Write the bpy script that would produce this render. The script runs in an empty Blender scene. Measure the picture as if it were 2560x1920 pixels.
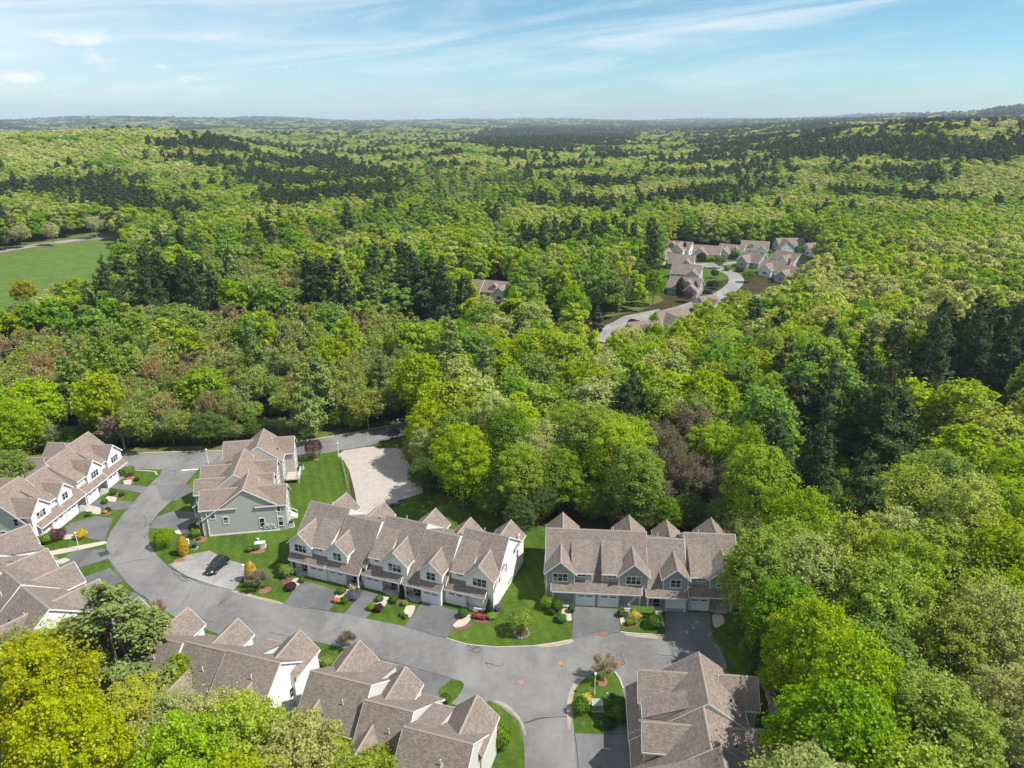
import bpy, bmesh, math, random
import numpy as np
from mathutils import Vector, Matrix
from mathutils.geometry import tessellate_polygon
R = math.radians
S = bpy.context.scene
COL = S.collection
rnd = random.Random(7)
# ------------------------------------------------------------------ camera
FPX, CX, CY, HOR, H = 1777.0, 1280.0, 960.0, 297.0, 70.0      # focal length in photo pixels, horizon row, flying height
PITCH = math.atan((CY - HOR) / FPX)
cp, sp = math.cos(PITCH), math.sin(PITCH)
cam = bpy.data.objects.new('camera', bpy.data.cameras.new('camera'))
COL.objects.link(cam); S.camera = cam
cam.location = (0, 0, H); cam.rotation_euler = (R(90) - PITCH, 0, 0)
cam.data.sensor_width = 36; cam.data.lens = FPX / 2560 * 36
cam.data.clip_start = 1; cam.data.clip_end = 40000
# ------------------------------------------------------------------ sun, sky, exposure
SUN_EL, SUN_AZ = R(53), R(102)          # azimuth clockwise from +Y (the way the camera looks)
sd = Vector((math.sin(SUN_AZ) * math.cos(SUN_EL), math.cos(SUN_AZ) * math.cos(SUN_EL), math.sin(SUN_EL)))
sun = bpy.data.objects.new('sun', bpy.data.lights.new('sun', 'SUN')); COL.objects.link(sun)
sun.data.energy = 5.0; sun.data.angle = R(0.53); sun.data.color = (1.0, 0.95, 0.87)
sun.rotation_euler = (-sd).to_track_quat('-Z', 'Y').to_euler(); sun.location = (60, -20, 200)
S.view_settings.view_transform = 'Standard'; S.view_settings.look = 'None'
S.view_settings.exposure = 0.42; S.view_settings.gamma = 1.0; S.view_settings.use_curve_mapping = False
W = bpy.data.worlds.new('World'); S.world = W; W.use_nodes = True

class NT:
    """small helper round a node tree"""
    def __init__(s, t): s.t = t; s.n = t.nodes; s.l = t.links
    def new(s, kind, **kw):
        x = s.n.new(kind)
        for k, v in kw.items(): setattr(x, k, v)
        return x
    def put(s, sock, v):
        if isinstance(v, bpy.types.NodeSocket): s.l.new(v, sock)
        elif v is not None: sock.default_value = v
    def math(s, op, a, b=None, c=None, clamp=False):
        x = s.new('ShaderNodeMath', operation=op); x.use_clamp = clamp
        for i, v in enumerate((a, b, c)): s.put(x.inputs[i], v)
        return x.outputs[0]
    def vmath(s, op, a, b=None):
        x = s.new('ShaderNodeVectorMath', operation=op)
        s.put(x.inputs[0], a)
        if b is not None: s.put(x.inputs[1], b)
        return x.outputs['Value'] if op in ('DOT_PRODUCT', 'LENGTH') else x.outputs[0]
    def noise(s, vec, scale, detail=3, rough=0.55, dist=0.0):
        x = s.new('ShaderNodeTexNoise'); s.put(x.inputs['Vector'], vec)
        x.inputs['Scale'].default_value = scale; x.inputs['Detail'].default_value = detail
        x.inputs['Roughness'].default_value = rough; x.inputs['Distortion'].default_value = dist
        return x.outputs['Fac']
    def mix(s, f, a, b, blend='MIX'):
        x = s.new('ShaderNodeMix', data_type='RGBA', blend_type=blend)
        s.put(x.inputs[0], f); s.put(x.inputs[6], a); s.put(x.inputs[7], b)
        return x.outputs[2]
    def ramp(s, f, lo, hi, a=0.0, b=1.0, smooth=True):
        x = s.new('ShaderNodeMapRange'); x.interpolation_type = 'SMOOTHSTEP' if smooth else 'LINEAR'
        s.put(x.inputs[0], f)
        for i, v in zip((1, 2, 3, 4), (lo, hi, a, b)): s.put(x.inputs[i], v)
        return x.outputs[0]
    def comb(s, x, y, z=0.0):
        c = s.new('ShaderNodeCombineXYZ')
        for i, v in enumerate((x, y, z)): s.put(c.inputs[i], v)
        return c.outputs[0]

def rgba(c): return (c[0], c[1], c[2], 1.0)

wt = NT(W.node_tree)
bg = wt.n['Background']
sky = wt.new('ShaderNodeTexSky'); sky.sky_type = 'NISHITA'; sky.sun_disc = False
sky.sun_elevation = SUN_EL; sky.sun_rotation = SUN_AZ
sky.altitude = 100; sky.air_density = 1.0; sky.dust_density = 0.6; sky.ozone_density = 1.5
tc = wt.new('ShaderNodeTexCoord'); sep = wt.new('ShaderNodeSeparateXYZ'); wt.l.new(tc.outputs['Generated'], sep.inputs[0])
sx, sy, sz = sep.outputs
az = wt.math('ARCTAN2', sx, sy); el = wt.math('ARCSINE', sz)
# cirrus: streaks that rise to the right, thicker to the left (away from the sun)
q = wt.comb(wt.math('MULTIPLY_ADD', el, 2.5, wt.math('MULTIPLY', az, 1.7)),
            wt.math('MULTIPLY_ADD', az, -2.1, wt.math('MULTIPLY', el, 17.0)), 3.7)
n1 = wt.noise(q, 1.7, 8, 0.60, 0.8)
n2 = wt.noise(wt.vmath('ADD', q, (5.2, 1.3, 0.4)), 0.55, 2, 0.5, 0.2)
left = wt.math('MULTIPLY', wt.math('SINE', wt.math('MULTIPLY', az, -1.0)), 0.20)
cir = wt.ramp(wt.math('ADD', wt.math('ADD', wt.math('MULTIPLY', n1, 0.62), wt.math('MULTIPLY', n2, 0.45)), left), 0.43, 0.76)
veil = wt.ramp(wt.math('ADD', wt.math('MULTIPLY', n2, 0.35), wt.math('MULTIPLY', left, 2.6)), 0.08, 0.55, 0.0, 0.55)
cir = wt.math('MAXIMUM', wt.math('MULTIPLY', cir, 0.86), veil)
# small fair weather cumulus low down
p2 = wt.comb(wt.math('MULTIPLY', az, 15.0), wt.math('MULTIPLY', el, 52.0), 8.3)
n3 = wt.noise(p2, 0.72, 5, 0.55, 0.15)
band = wt.math('MULTIPLY', wt.ramp(el, R(0.8), R(2.2)), wt.ramp(el, R(6.0), R(3.8)))
cum = wt.math('MULTIPLY', wt.ramp(wt.math('ADD', n3, wt.math('MULTIPLY', left, 1.7)), 0.70, 0.82), band)
tint = wt.mix(1.0, sky.outputs[0], wt.mix(wt.ramp(el, R(8), R(32)), wt.mix(wt.ramp(el, 0.0, R(8)), rgba((0.86, 1.22, 1.50)), rgba((0.64, 1.02, 1.17))), rgba((0.95, 1.0, 1.02))), 'MULTIPLY')
c1 = wt.mix(cir, tint, rgba((8.0, 8.8, 9.3)))
c2 = wt.mix(wt.math('MULTIPLY', cum, 0.75), c1, rgba((9.8, 9.8, 9.8)))
wt.l.new(c2, bg.inputs['Color'])
bg.inputs['Strength'].default_value = 0.085
S.cycles.max_bounces = 5; S.cycles.diffuse_bounces = 3; S.cycles.glossy_bounces = 2
S.cycles.transmission_bounces = 3; S.cycles.transparent_max_bounces = 4; S.cycles.volume_bounces = 0
S.cycles.use_denoising = True; S.cycles.caustics_reflective = False; S.cycles.caustics_refractive = False

# ------------------------------------------------------------------ helpers: points, meshes, things
def G(px, py, z=0.0):
    """point at height z seen at pixel (px, py) of the 2560 x 1920 photograph"""
    x = (px - CX) / FPX; y = -(py - CY) / FPX
    t = (z - H) / (-sp + y * cp)
    return (x * t, (cp + y * sp) * t)
def proj(x, y, z):
    f = y * cp - (z - H) * sp; u = y * sp + (z - H) * cp
    return CX + FPX * x / f, CY - FPX * u / f

def link(name, data, parent=None, loc=None, rotz=None):
    o = bpy.data.objects.new(name, data); COL.objects.link(o)
    if parent is not None: o.parent = parent
    if loc is not None: o.location = loc
    if rotz is not None: o.rotation_euler = (0, 0, rotz)
    return o
def tag(o, label, cat, group=None):
    o['label'] = label; o['category'] = cat
    if group: o['group'] = group
    return o
def thing(name, label, cat, loc=(0, 0, 0), rotz=0.0, group=None):
    o = link(name, None, None, loc, rotz); o.empty_display_size = 0.5
    return tag(o, label, cat, group)

class MB:
    def __init__(s, solid=True): s.v = []; s.f = []; s.solid = solid
    def add(s, vs, fs):
        b = len(s.v); s.v += [tuple(p) for p in vs]; s.f += [tuple(b + i for i in f) for f in fs]; return s
    def box(s, x0, x1, y0, y1, z0, z1):
        return s.add([(x0, y0, z0), (x1, y0, z0), (x1, y1, z0), (x0, y1, z0), (x0, y0, z1), (x1, y0, z1), (x1, y1, z1), (x0, y1, z1)],
                     [(0, 3, 2, 1), (4, 5, 6, 7), (0, 1, 5, 4), (1, 2, 6, 5), (2, 3, 7, 6), (3, 0, 4, 7)])
    def prism(s, a, b):
        n = len(a)
        return s.add(list(a) + list(b), [tuple(range(n))[::-1], tuple(range(n, 2 * n))] + [(i, (i + 1) % n, n + (i + 1) % n, n + i) for i in range(n)])
    def pu(s, poly, u0, u1): return s.prism([(u0, v, z) for v, z in poly], [(u1, v, z) for v, z in poly])
    def pv(s, poly, v0, v1): return s.prism([(u, v0, z) for u, z in poly], [(u, v1, z) for u, z in poly])
    def slab_u(s, p, q, u0, u1, t=0.13):      # sloping slab, section (v, z) p -> q
        return s.pu([p, q, (q[0], q[1] - t), (p[0], p[1] - t)], u0, u1)
    def slab_v(s, p, q, v0, v1, t=0.12):
        return s.pv([p, q, (q[0], q[1] - t), (p[0], p[1] - t)], v0, v1)
    def tube(s, pts, rad, n=6, cap=True):
        rings = []
        for i, p in enumerate(pts):
            p = Vector(p); a = Vector(pts[max(i - 1, 0)]); b = Vector(pts[min(i + 1, len(pts) - 1)])
            d = (b - a).normalized(); t = d.cross(Vector((0, 0, 1)) if abs(d.z) < 0.9 else Vector((1, 0, 0))).normalized(); w = d.cross(t)
            r = rad[i] if isinstance(rad, (list, tuple)) else rad
            rings.append([p + (t * math.cos(k * 2 * math.pi / n) + w * math.sin(k * 2 * math.pi / n)) * r for k in range(n)])
        fs = []
        for i in range(len(pts) - 1):
            for k in range(n): fs.append((i * n + k, i * n + (k + 1) % n, (i + 1) * n + (k + 1) % n, (i + 1) * n + k))
        if cap: fs += [tuple(range(n))[::-1], tuple(range((len(pts) - 1) * n, len(pts) * n))]
        return s.add([p for r in rings for p in r], fs)
    def lathe(s, prof, n=12, c=(0, 0, 0)):
        vs = [(c[0] + r * math.cos(k * 2 * math.pi / n), c[1] + r * math.sin(k * 2 * math.pi / n), c[2] + z) for r, z in prof for k in range(n)]
        fs = [(i * n + k, i * n + (k + 1) % n, (i + 1) * n + (k + 1) % n, (i + 1) * n + k) for i in range(len(prof) - 1) for k in range(n)]
        fs += [tuple(range(n))[::-1], tuple(range((len(prof) - 1) * n, len(prof) * n))]
        return s.add(vs, fs)
    def mesh(s, name, mat):
        me = bpy.data.meshes.new(name); me.from_pydata(s.v, [], s.f)
        if 0 < len(s.f) < 4000 and s.solid:
            bm = bmesh.new(); bm.from_mesh(me); bmesh.ops.recalc_face_normals(bm, faces=bm.faces); bm.to_mesh(me); bm.free()
        me.update()
        if mat: me.materials.append(mat)
        return me
    def build(s, name, mat, parent=None, loc=None, rotz=None, smooth=False):
        me = s.mesh(name, mat)
        if smooth: me.shade_smooth()
        return link(name, me, parent, loc, rotz)

def chaikin(p, k=1):
    for _ in range(k):
        q = []
        for i in range(len(p)):
            a, b = p[i], p[(i + 1) % len(p)]
            q += [(a[0] * .75 + b[0] * .25, a[1] * .75 + b[1] * .25), (a[0] * .25 + b[0] * .75, a[1] * .25 + b[1] * .75)]
        p = q
    return p
def sheet(name, pts, z, mat, thick=0.0, kind=None, parent=None):
    """flat ground sheet (or slab of the given thickness) from world points"""
    tri = tessellate_polygon([[Vector((x, y, 0)) for x, y in pts]])
    vs = [(x, y, z) for x, y in pts]; fs = [tuple(t) for t in tri]
    fs = [f if (Vector(vs[f[1]]) - Vector(vs[f[0]])).cross(Vector(vs[f[2]]) - Vector(vs[f[0]])).z > 0 else f[::-1] for f in fs]
    mb = MB(False); n = len(pts); mb.add(vs, fs)
    if thick: mb.add([(x, y, z) for x, y in pts] + [(x, y, z - thick) for x, y in pts], [(i, (i + 1) % n, n + (i + 1) % n, n + i) for i in range(n)])
    o = mb.build(name, mat, parent)
    if kind: o['kind'] = kind
    return o
def strip(name, line, w, z, mat, kind=None, h=0.0):
    """ribbon along a world polyline; h > 0 makes a solid kerb"""
    mb = MB(h > 0); L = []
    for i, p in enumerate(line):
        a = line[max(i - 1, 0)]; b = line[min(i + 1, len(line) - 1)]
        d = math.hypot(b[0] - a[0], b[1] - a[1]) or 1; nx, ny = -(b[1] - a[1]) / d, (b[0] - a[0]) / d
        L.append(((p[0] + nx * w / 2, p[1] + ny * w / 2), (p[0] - nx * w / 2, p[1] - ny * w / 2)))
    for (a, b), (c, d) in zip(L, L[1:]):
        if h: mb.prism([(*a, z), (*b, z), (*d, z), (*c, z)], [(*a, z + h), (*b, z + h), (*d, z + h), (*c, z + h)])
        else: mb.add([(*a, z), (*b, z), (*d, z), (*c, z)], [(0, 3, 2, 1)] if (b[0] - a[0]) * (c[1] - a[1]) - (b[1] - a[1]) * (c[0] - a[0]) > 0 else [(0, 1, 2, 3)])
    o = mb.build(name, mat)
    if kind: o['kind'] = kind
    return o
def spline(p, n=6):
    out = []
    for i in range(len(p) - 1):
        p0, p1, p2, p3 = p[max(i - 1, 0)], p[i], p[i + 1], p[min(i + 2, len(p) - 1)]
        for k in range(n):
            t = k / n
            out.append(tuple(0.5 * (2 * b + (c - a) * t + (2 * a - 5 * b + 4 * c - d) * t * t + (3 * b - a - 3 * c + d) * t ** 3) for a, b, c, d in zip(p0, p1, p2, p3)))
    return out + [p[-1]]

# ------------------------------------------------------------------ materials
def mat(name, build):
    m = bpy.data.materials.new(name); m.use_nodes = True; t = NT(m.node_tree)
    t.b = t.n['Principled BSDF']; t.out = t.n['Material Output']; build(t); return m
def plain(name, col, rough=0.6, var=0.08, scale=0.6, metal=0.0, spec=0.3):
    def f(t):
        pos = t.new('ShaderNodeNewGeometry').outputs['Position']
        n = t.noise(pos, scale, 4)
        c = t.mix(n, rgba([x * (1 - var * 2) for x in col]), rgba([min(x * (1 + var * 2), 1) for x in col]))
        t.put(t.b.inputs['Base Color'], c); t.b.inputs['Roughness'].default_value = rough
        t.b.inputs['Metallic'].default_value = metal; t.b.inputs['Specular IOR Level'].default_value = spec
    return mat(name, f)
def shingle(name, c_a, c_b):
    def f(t):
        g = t.new('ShaderNodeNewGeometry'); N = g.outputs['True Normal']; P = g.outputs['Position']
        T = t.vmath('NORMALIZE', t.vmath('CROSS_PRODUCT', (0, 0, 1), N)); B = t.vmath('CROSS_PRODUCT', N, T)
        uv = t.comb(t.vmath('DOT_PRODUCT', P, T), t.vmath('DOT_PRODUCT', P, B))
        k = t.new('ShaderNodeTexBrick'); k.offset = 0.5; t.put(k.inputs['Vector'], uv)
        for s_, v in (('Scale', 1.0), ('Mortar Size', 0.013), ('Mortar Smooth', 0.3), ('Bias', -0.1), ('Brick Width', 0.36), ('Row Height', 0.17)): k.inputs[s_].default_value = v
        t.put(k.inputs['Color1'], rgba(c_a)); t.put(k.inputs['Color2'], rgba(c_b)); t.put(k.inputs['Mortar'], rgba([x * 0.45 for x in c_b]))
        n = t.noise(P, 0.35, 4); n2 = t.noise(P, 9.0, 2)
        c = t.mix(1.0, k.outputs['Color'], t.mix(n, rgba((.84, .84, .85)), rgba((1.16, 1.14, 1.12))), 'MULTIPLY')
        c = t.mix(1.0, c, t.mix(n2, rgba((.82, .82, .82)), rgba((1.18, 1.18, 1.18))), 'MULTIPLY')
        # rain streaks down the slope
        st = t.noise(t.comb(t.math('MULTIPLY', t.vmath('DOT_PRODUCT', P, T), 1.6), t.math('MULTIPLY', t.vmath('DOT_PRODUCT', P, B), 0.15)), 1.0, 3)
        c = t.mix(1.0, c, t.mix(st, rgba((.88, .88, .88)), rgba((1.1, 1.1, 1.1))), 'MULTIPLY')
        t.put(t.b.inputs['Base Color'], c); t.b.inputs['Roughness'].default_value = 0.95; t.b.inputs['Specular IOR Level'].default_value = 0.12
        bp = t.new('ShaderNodeBump'); bp.inputs['Strength'].default_value = 0.5; bp.inputs['Distance'].default_value = 0.03
        t.put(bp.inputs['Height'], t.math('ADD', k.outputs['Fac'], t.math('MULTIPLY', n2, -0.8))); t.put(t.b.inputs['Normal'], bp.outputs[0])
    return mat(name, f)
def siding(name, col):
    def f(t):
        P = t.new('ShaderNodeNewGeometry').outputs['Position']
        s = t.new('ShaderNodeSeparateXYZ'); t.put(s.inputs[0], P)
        saw = t.math('FRACT', t.math('MULTIPLY', s.outputs[2], 1 / 0.16))
        n = t.noise(P, 0.5, 4); n2 = t.noise(t.vmath('MULTIPLY', P, (1.2, 1.2, 0.12)), 1.0, 3)
        c = t.mix(n, rgba([x * .95 for x in col]), rgba([min(1, x * 1.05) for x in col]))
        c = t.mix(t.ramp(saw, 0.0, 0.16, 0.30, 0.0), c, rgba([x * .55 for x in col]))
        c = t.mix(t.math('MULTIPLY', n2, 0.16), c, rgba([x * .72 for x in col]))
        t.put(t.b.inputs['Base Color'], c); t.b.inputs['Roughness'].default_value = 0.55; t.b.inputs['Specular IOR Level'].default_value = 0.2
        bp = t.new('ShaderNodeBump'); bp.inputs['Strength'].default_value = 0.25; bp.inputs['Distance'].default_value = 0.02
        t.put(bp.inputs['Height'], t.math('SUBTRACT', 1.0, saw)); t.put(t.b.inputs['Normal'], bp.outputs[0])
    return mat(name, f)
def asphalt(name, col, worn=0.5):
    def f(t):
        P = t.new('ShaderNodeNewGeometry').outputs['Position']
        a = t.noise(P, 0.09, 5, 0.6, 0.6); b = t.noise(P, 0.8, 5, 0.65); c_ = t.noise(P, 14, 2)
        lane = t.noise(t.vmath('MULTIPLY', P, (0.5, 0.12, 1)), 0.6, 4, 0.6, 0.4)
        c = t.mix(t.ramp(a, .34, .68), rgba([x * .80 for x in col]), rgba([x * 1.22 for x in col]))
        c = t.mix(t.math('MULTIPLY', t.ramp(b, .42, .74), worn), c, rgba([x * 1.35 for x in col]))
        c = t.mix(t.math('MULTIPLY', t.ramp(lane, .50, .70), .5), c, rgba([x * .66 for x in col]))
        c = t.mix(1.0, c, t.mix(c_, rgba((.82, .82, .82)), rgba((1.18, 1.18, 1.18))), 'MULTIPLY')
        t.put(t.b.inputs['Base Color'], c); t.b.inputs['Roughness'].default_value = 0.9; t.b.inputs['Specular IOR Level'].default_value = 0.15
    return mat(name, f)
def grass(name, a_, b_, c_, rows=(3.2, 1.1, 0), amp=.07):
    def f(t):
        P = t.new('ShaderNodeNewGeometry').outputs['Position']
        n = t.noise(P, 0.16, 5, 0.6, 0.5); m_ = t.noise(P, 1.4, 5, 0.65); k = t.noise(P, 11, 3, 0.7)
        stripe = t.math('SINE', t.vmath('DOT_PRODUCT', P, rows))
        c = t.mix(t.ramp(n, .32, .68), rgba(a_), rgba(b_)); c = t.mix(t.math('MULTIPLY', t.ramp(m_, .46, .72), .75), c, rgba(c_)); c = t.mix(t.math('MULTIPLY', t.ramp(t.noise(P, .45, 4, .7, 1.0), .56, .74), .55), c, rgba([x * 1.25 + .012 for x in c_]))
        c = t.mix(1.0, c, t.mix(t.ramp(stripe, -1, 1), rgba((1 - amp,) * 3), rgba((1 + amp,) * 3)), 'MULTIPLY')
        c = t.mix(1.0, c, t.mix(k, rgba((.6, .6, .6)), rgba((1.4, 1.4, 1.4))), 'MULTIPLY')
        t.put(t.b.inputs['Base Color'], c); t.b.inputs['Roughness'].default_value = 0.9; t.b.inputs['Specular IOR Level'].default_value = 0.1
        bp = t.new('ShaderNodeBump'); bp.inputs['Strength'].default_value = 0.7; bp.inputs['Distance'].default_value = 0.08
        t.put(bp.inputs['Height'], k); t.put(t.b.inputs['Normal'], bp.outputs[0])
    return mat(name, f)
def foliage(name, col, dark=None, trans=0.35, hue=0.012, val=0.20):
    """leaf colour with a spread from tree to tree and from leaf to leaf"""
    def f(t):
        for x in list(t.n):
            if x != t.out: t.n.remove(x)
        oi = t.new('ShaderNodeObjectInfo'); ge = t.new('ShaderNodeNewGeometry')
        rp = ge.outputs['Random Per Island']
        hs = t.new('ShaderNodeHueSaturation'); hs.inputs['Color'].default_value = rgba(col)
        r1 = oi.outputs['Random']; r2 = t.math('FRACT', t.math('MULTIPLY', r1, 17.31))
        t.put(hs.inputs['Hue'], t.math('ADD', t.math('MULTIPLY_ADD', r1, 2 * hue, 0.5 - hue), t.math('MULTIPLY_ADD', rp, 0.016, -0.008)))
        t.put(hs.inputs['Value'], t.math('MULTIPLY', t.math('MULTIPLY_ADD', r2, 2 * val * .8, 1 - val * .8), t.math('MULTIPLY_ADD', rp, 0.5, 0.75)))
        t.put(hs.inputs['Saturation'], t.math('MULTIPLY_ADD', t.math('FRACT', t.math('MULTIPLY', r1, 5.77)), 0.24, 0.86))
        d = t.new('ShaderNodeBsdfDiffuse'); tr = t.new('ShaderNodeBsdfTranslucent'); gl = t.new('ShaderNodeBsdfGlossy')
        t.put(d.inputs['Color'], hs.outputs[0])
        t.put(tr.inputs['Color'], t.mix(1.0, hs.outputs[0], rgba((1.14, 1.1, .6)), 'MULTIPLY'))
        gl.inputs['Roughness'].default_value = 0.45; gl.inputs['Color'].default_value = (.6, .65, .6, 1)
        a = t.new('ShaderNodeMixShader'); a.inputs[0].default_value = trans; t.l.new(d.outputs[0], a.inputs[1]); t.l.new(tr.outputs[0], a.inputs[2])
        b = t.new('ShaderNodeMixShader'); b.inputs[0].default_value = 0.018; t.l.new(a.outputs[0], b.inputs[1]); t.l.new(gl.outputs[0], b.inputs[2])
        t.l.new(b.outputs[0], t.out.inputs[0])
    return mat(name, f)

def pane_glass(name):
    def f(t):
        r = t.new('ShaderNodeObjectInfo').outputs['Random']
        c = t.mix(t.ramp(r, .62, .66), rgba((.022, .032, .040)), rgba((.085, .105, .115))); c = t.mix(t.ramp(r, .88, .9), c, rgba((.26, .26, .245)))  # paler panes: drawn blinds, and sky reflection put into the colour
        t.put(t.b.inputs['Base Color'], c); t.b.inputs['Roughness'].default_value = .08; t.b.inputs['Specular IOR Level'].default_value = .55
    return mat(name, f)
M = dict(
    roof=shingle('shingles_taupe', (.285, .238, .206), (.185, .152, .132)),
    roof_b=shingle('shingles_warm', (.300, .240, .200), (.200, .158, .132)),
    cap=plain('ridge_shingle', (.30, .245, .205), .95, .12, 3),
    cream=siding('siding_cream', (.86, .84, .78)), sage=siding('siding_sage', (.48, .47, .42)),
    green=siding('siding_grey_green', (.375, .385, .365)), mint=siding('siding_pale_green', (.62, .615, .58)),
    blue=siding('siding_shade_blue', (.58, .63, .66)), slate=siding('siding_slate', (.31, .33, .325)), white=siding('siding_white', (.80, .80, .78)),  # blue: the blue of shaded pale walls put into the siding colour
    trim=plain('white_trim', (.80, .80, .80), .5, .03), door_white=plain('garage_white', (.74, .77, .80), .45, .03),
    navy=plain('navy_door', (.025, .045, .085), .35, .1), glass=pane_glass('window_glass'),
    shadow=plain('painted_shade', (.03, .03, .03), .9, .2),  # near-black that stands in for shade in the garage and behind louvres
    concrete=plain('concrete', (.40, .39, .37), .85, .08, 2), paver=plain('walk_concrete', (.47, .41, .345), .85, .08, 1.5),
    granite=plain('granite_kerb', (.44, .41, .37), .8, .12, 2), mulch=plain('mulch', (.15, .085, .06), .95, .3, 4),
    mulch_red=plain('red_mulch', (.26, .12, .085), .95, .25, 4), bark=plain('bark', (.13, .105, .085), .95, .3, 3), pale_bark=plain('pale_bark', (.36, .33, .30), .9, .25, 3),
    asphalt=asphalt('asphalt_road', (.178, .175, .170)), drive=asphalt('asphalt_drive', (.140, .141, .141), .35), light_asphalt=asphalt('asphalt_light', (.275, .266, .258)),
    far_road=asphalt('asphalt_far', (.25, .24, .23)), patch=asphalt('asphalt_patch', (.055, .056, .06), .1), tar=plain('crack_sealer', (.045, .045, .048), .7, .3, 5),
    gravel=plain('gravel', (.39, .34, .305), .95, .13, .7), sand=plain('sandy_verge', (.33, .28, .22), .95, .2, 1.2),
    lawn=grass('lawn', (.042, .088, .010), (.072, .128, .014), (.115, .145, .024)),
    verge=grass('rough_verge', (.085, .125, .02), (.14, .15, .035), (.19, .17, .06)), field=grass('field_grass', (.062, .125, .020), (.100, .170, .030), (.14, .17, .05), (1.25, -.9, 0), .2),
    black_paint=plain('black_car_paint', (.008, .009, .012), .18, .1, 1, 0, .7), blue_paint=plain('dark_blue_paint', (.02, .03, .05), .2, .1, 1, 0, .7),
    tyre=plain('rubber', (.02, .02, .02), .9), alloy=plain('alloy', (.35, .35, .36), .35, .05, 1, .8), lens=plain('lamp_lens', (.7, .72, .75), .15), red_lens=plain('tail_lens', (.3, .02, .02), .2),
    metal=plain('galvanised', (.45, .46, .47), .45, .1, 2, .6), iron=plain('rusty_iron', (.16, .085, .065), .8, .2, 6), rust=plain('rust_orange', (.36, .19, .12), .85, .2, 6),
    box_green=plain('box_green', (.30, .36, .27), .5), box_dark=plain('box_dark_green', (.03, .09, .075), .5), grey_box=plain('grey_box', (.50, .54, .53), .5),
    wood=plain('weathered_wood', (.30, .27, .23), .9, .2, 3), deck=plain('deck_boards', (.46, .40, .33), .9, .12, 3), brick=plain('red_brick', (.26, .12, .09), .9, .2, 5),
    stone=plain('field_stone', (.27, .25, .23), .95, .25, 1.5), black=plain('black_metal', (.02, .02, .02), .5), line=plain('white_paint', (.7, .7, .68), .7, .1, 4), spray=plain('orange_spray', (.30, .20, .17), .8, .15, 4),
    flower_blue=plain('blue_flowers', (.14, .13, .32), .8, .3, 7), flower_orange=plain('orange_flowers', (.75, .36, .13), .8, .2, 7), flower_red=plain('red_flowers', (.62, .06, .05), .8, .2, 7),
)
# ------------------------------------------------------------------ ground
def land(x, y):
    """ground height: level round the houses, rising to wooded hills left and right, far ridges on the skyline"""
    x = np.asarray(x, float); y = np.asarray(y, float)
    d = np.hypot(x, y); th = np.degrees(np.arctan2(x, y))
    sm = lambda a, b, t: (lambda k: k * k * (3 - 2 * k))(np.clip((t - a) / (b - a), 0, 1))
    left = sm(-12, -27, th); right = sm(9, 30, th)
    h = sm(640, 1120, d) * (31 * left + 38 * right + 4)
    h -= sm(1150, 2000, d) * (31 * left * sm(-6, -24, th) + 4)
    h += sm(1500, 2600, d) * 10 * right
    h += sm(640, 1250, d) * (7 * np.sin(x / 190 + 1.3) * np.cos(y / 260 + .4) + 4 * np.sin(x / 83 + y / 140))
    h += sm(2600, 4200, d) * 60 * sm(26, 36, th) * sm(6500, 4600, d)
    h += sm(4200, 7000, d) * (14 + 9 * np.sin(th / 4.1 + 1.0) + 6 * np.sin(th / 1.7 + d / 1700) + 16 * sm(-13, -20, th) * sm(-40, -29, th) + 6 * sm(0, -16, th))
    h += sm(7000, 9500, d) * (16 + 7 * np.sin(th / 2.3 + 2))
    return h
rs = np.concatenate([np.linspace(0, 600, 9), np.linspace(640, 2600, 49), np.linspace(2750, 11800, 40)])
ths = np.radians(np.arange(0, 360, 1.5))
rr, tt = np.meshgrid(rs[1:], ths, indexing='ij')
gx, gy = rr * np.sin(tt), rr * np.cos(tt); gz = land(gx, gy)
vs = [(0, 0, 0)] + list(zip(gx.ravel().tolist(), gy.ravel().tolist(), gz.ravel().tolist())); nt = len(ths); fs = []
for k in range(nt): fs.append((0, 1 + (k + 1) % nt, 1 + k))
for i in range(len(rs) - 2):
    for k in range(nt):
        a = 1 + i * nt + k; b = 1 + i * nt + (k + 1) % nt; fs.append((a, b, b + nt, a + nt))
def floor_mat(t):
    P = t.new('ShaderNodeNewGeometry').outputs['Position']
    d = t.vmath('LENGTH', P); n = t.noise(P, .25, 6, .65); k = t.noise(P, 2.5, 4, .7); f = t.noise(P, .006, 5, .6)
    near = t.mix(t.ramp(n, .35, .65), rgba((.075, .052, .034)), rgba((.035, .050, .014)))
    near = t.mix(1.0, near, t.mix(k, rgba((.5, .5, .5)), rgba((1.5, 1.5, 1.5))), 'MULTIPLY')
    far = t.mix(t.ramp(f, .42, .58), rgba((.05, .085, .02)), rgba((.10, .125, .035)))
    t.put(t.b.inputs['Base Color'], t.mix(t.ramp(d, 300, 900), near, far)); t.b.inputs['Roughness'].default_value = 1; t.b.inputs['Specular IOR Level'].default_value = 0
g_ = MB(False); g_.v = vs; g_.f = [f[::-1] for f in fs]
o = g_.build('ground', mat('forest_floor', floor_mat), smooth=True); o['kind'] = 'structure'

P = lambda L, z=0: [G(x, y, z) for x, y in L]
LX = 0.006
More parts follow.
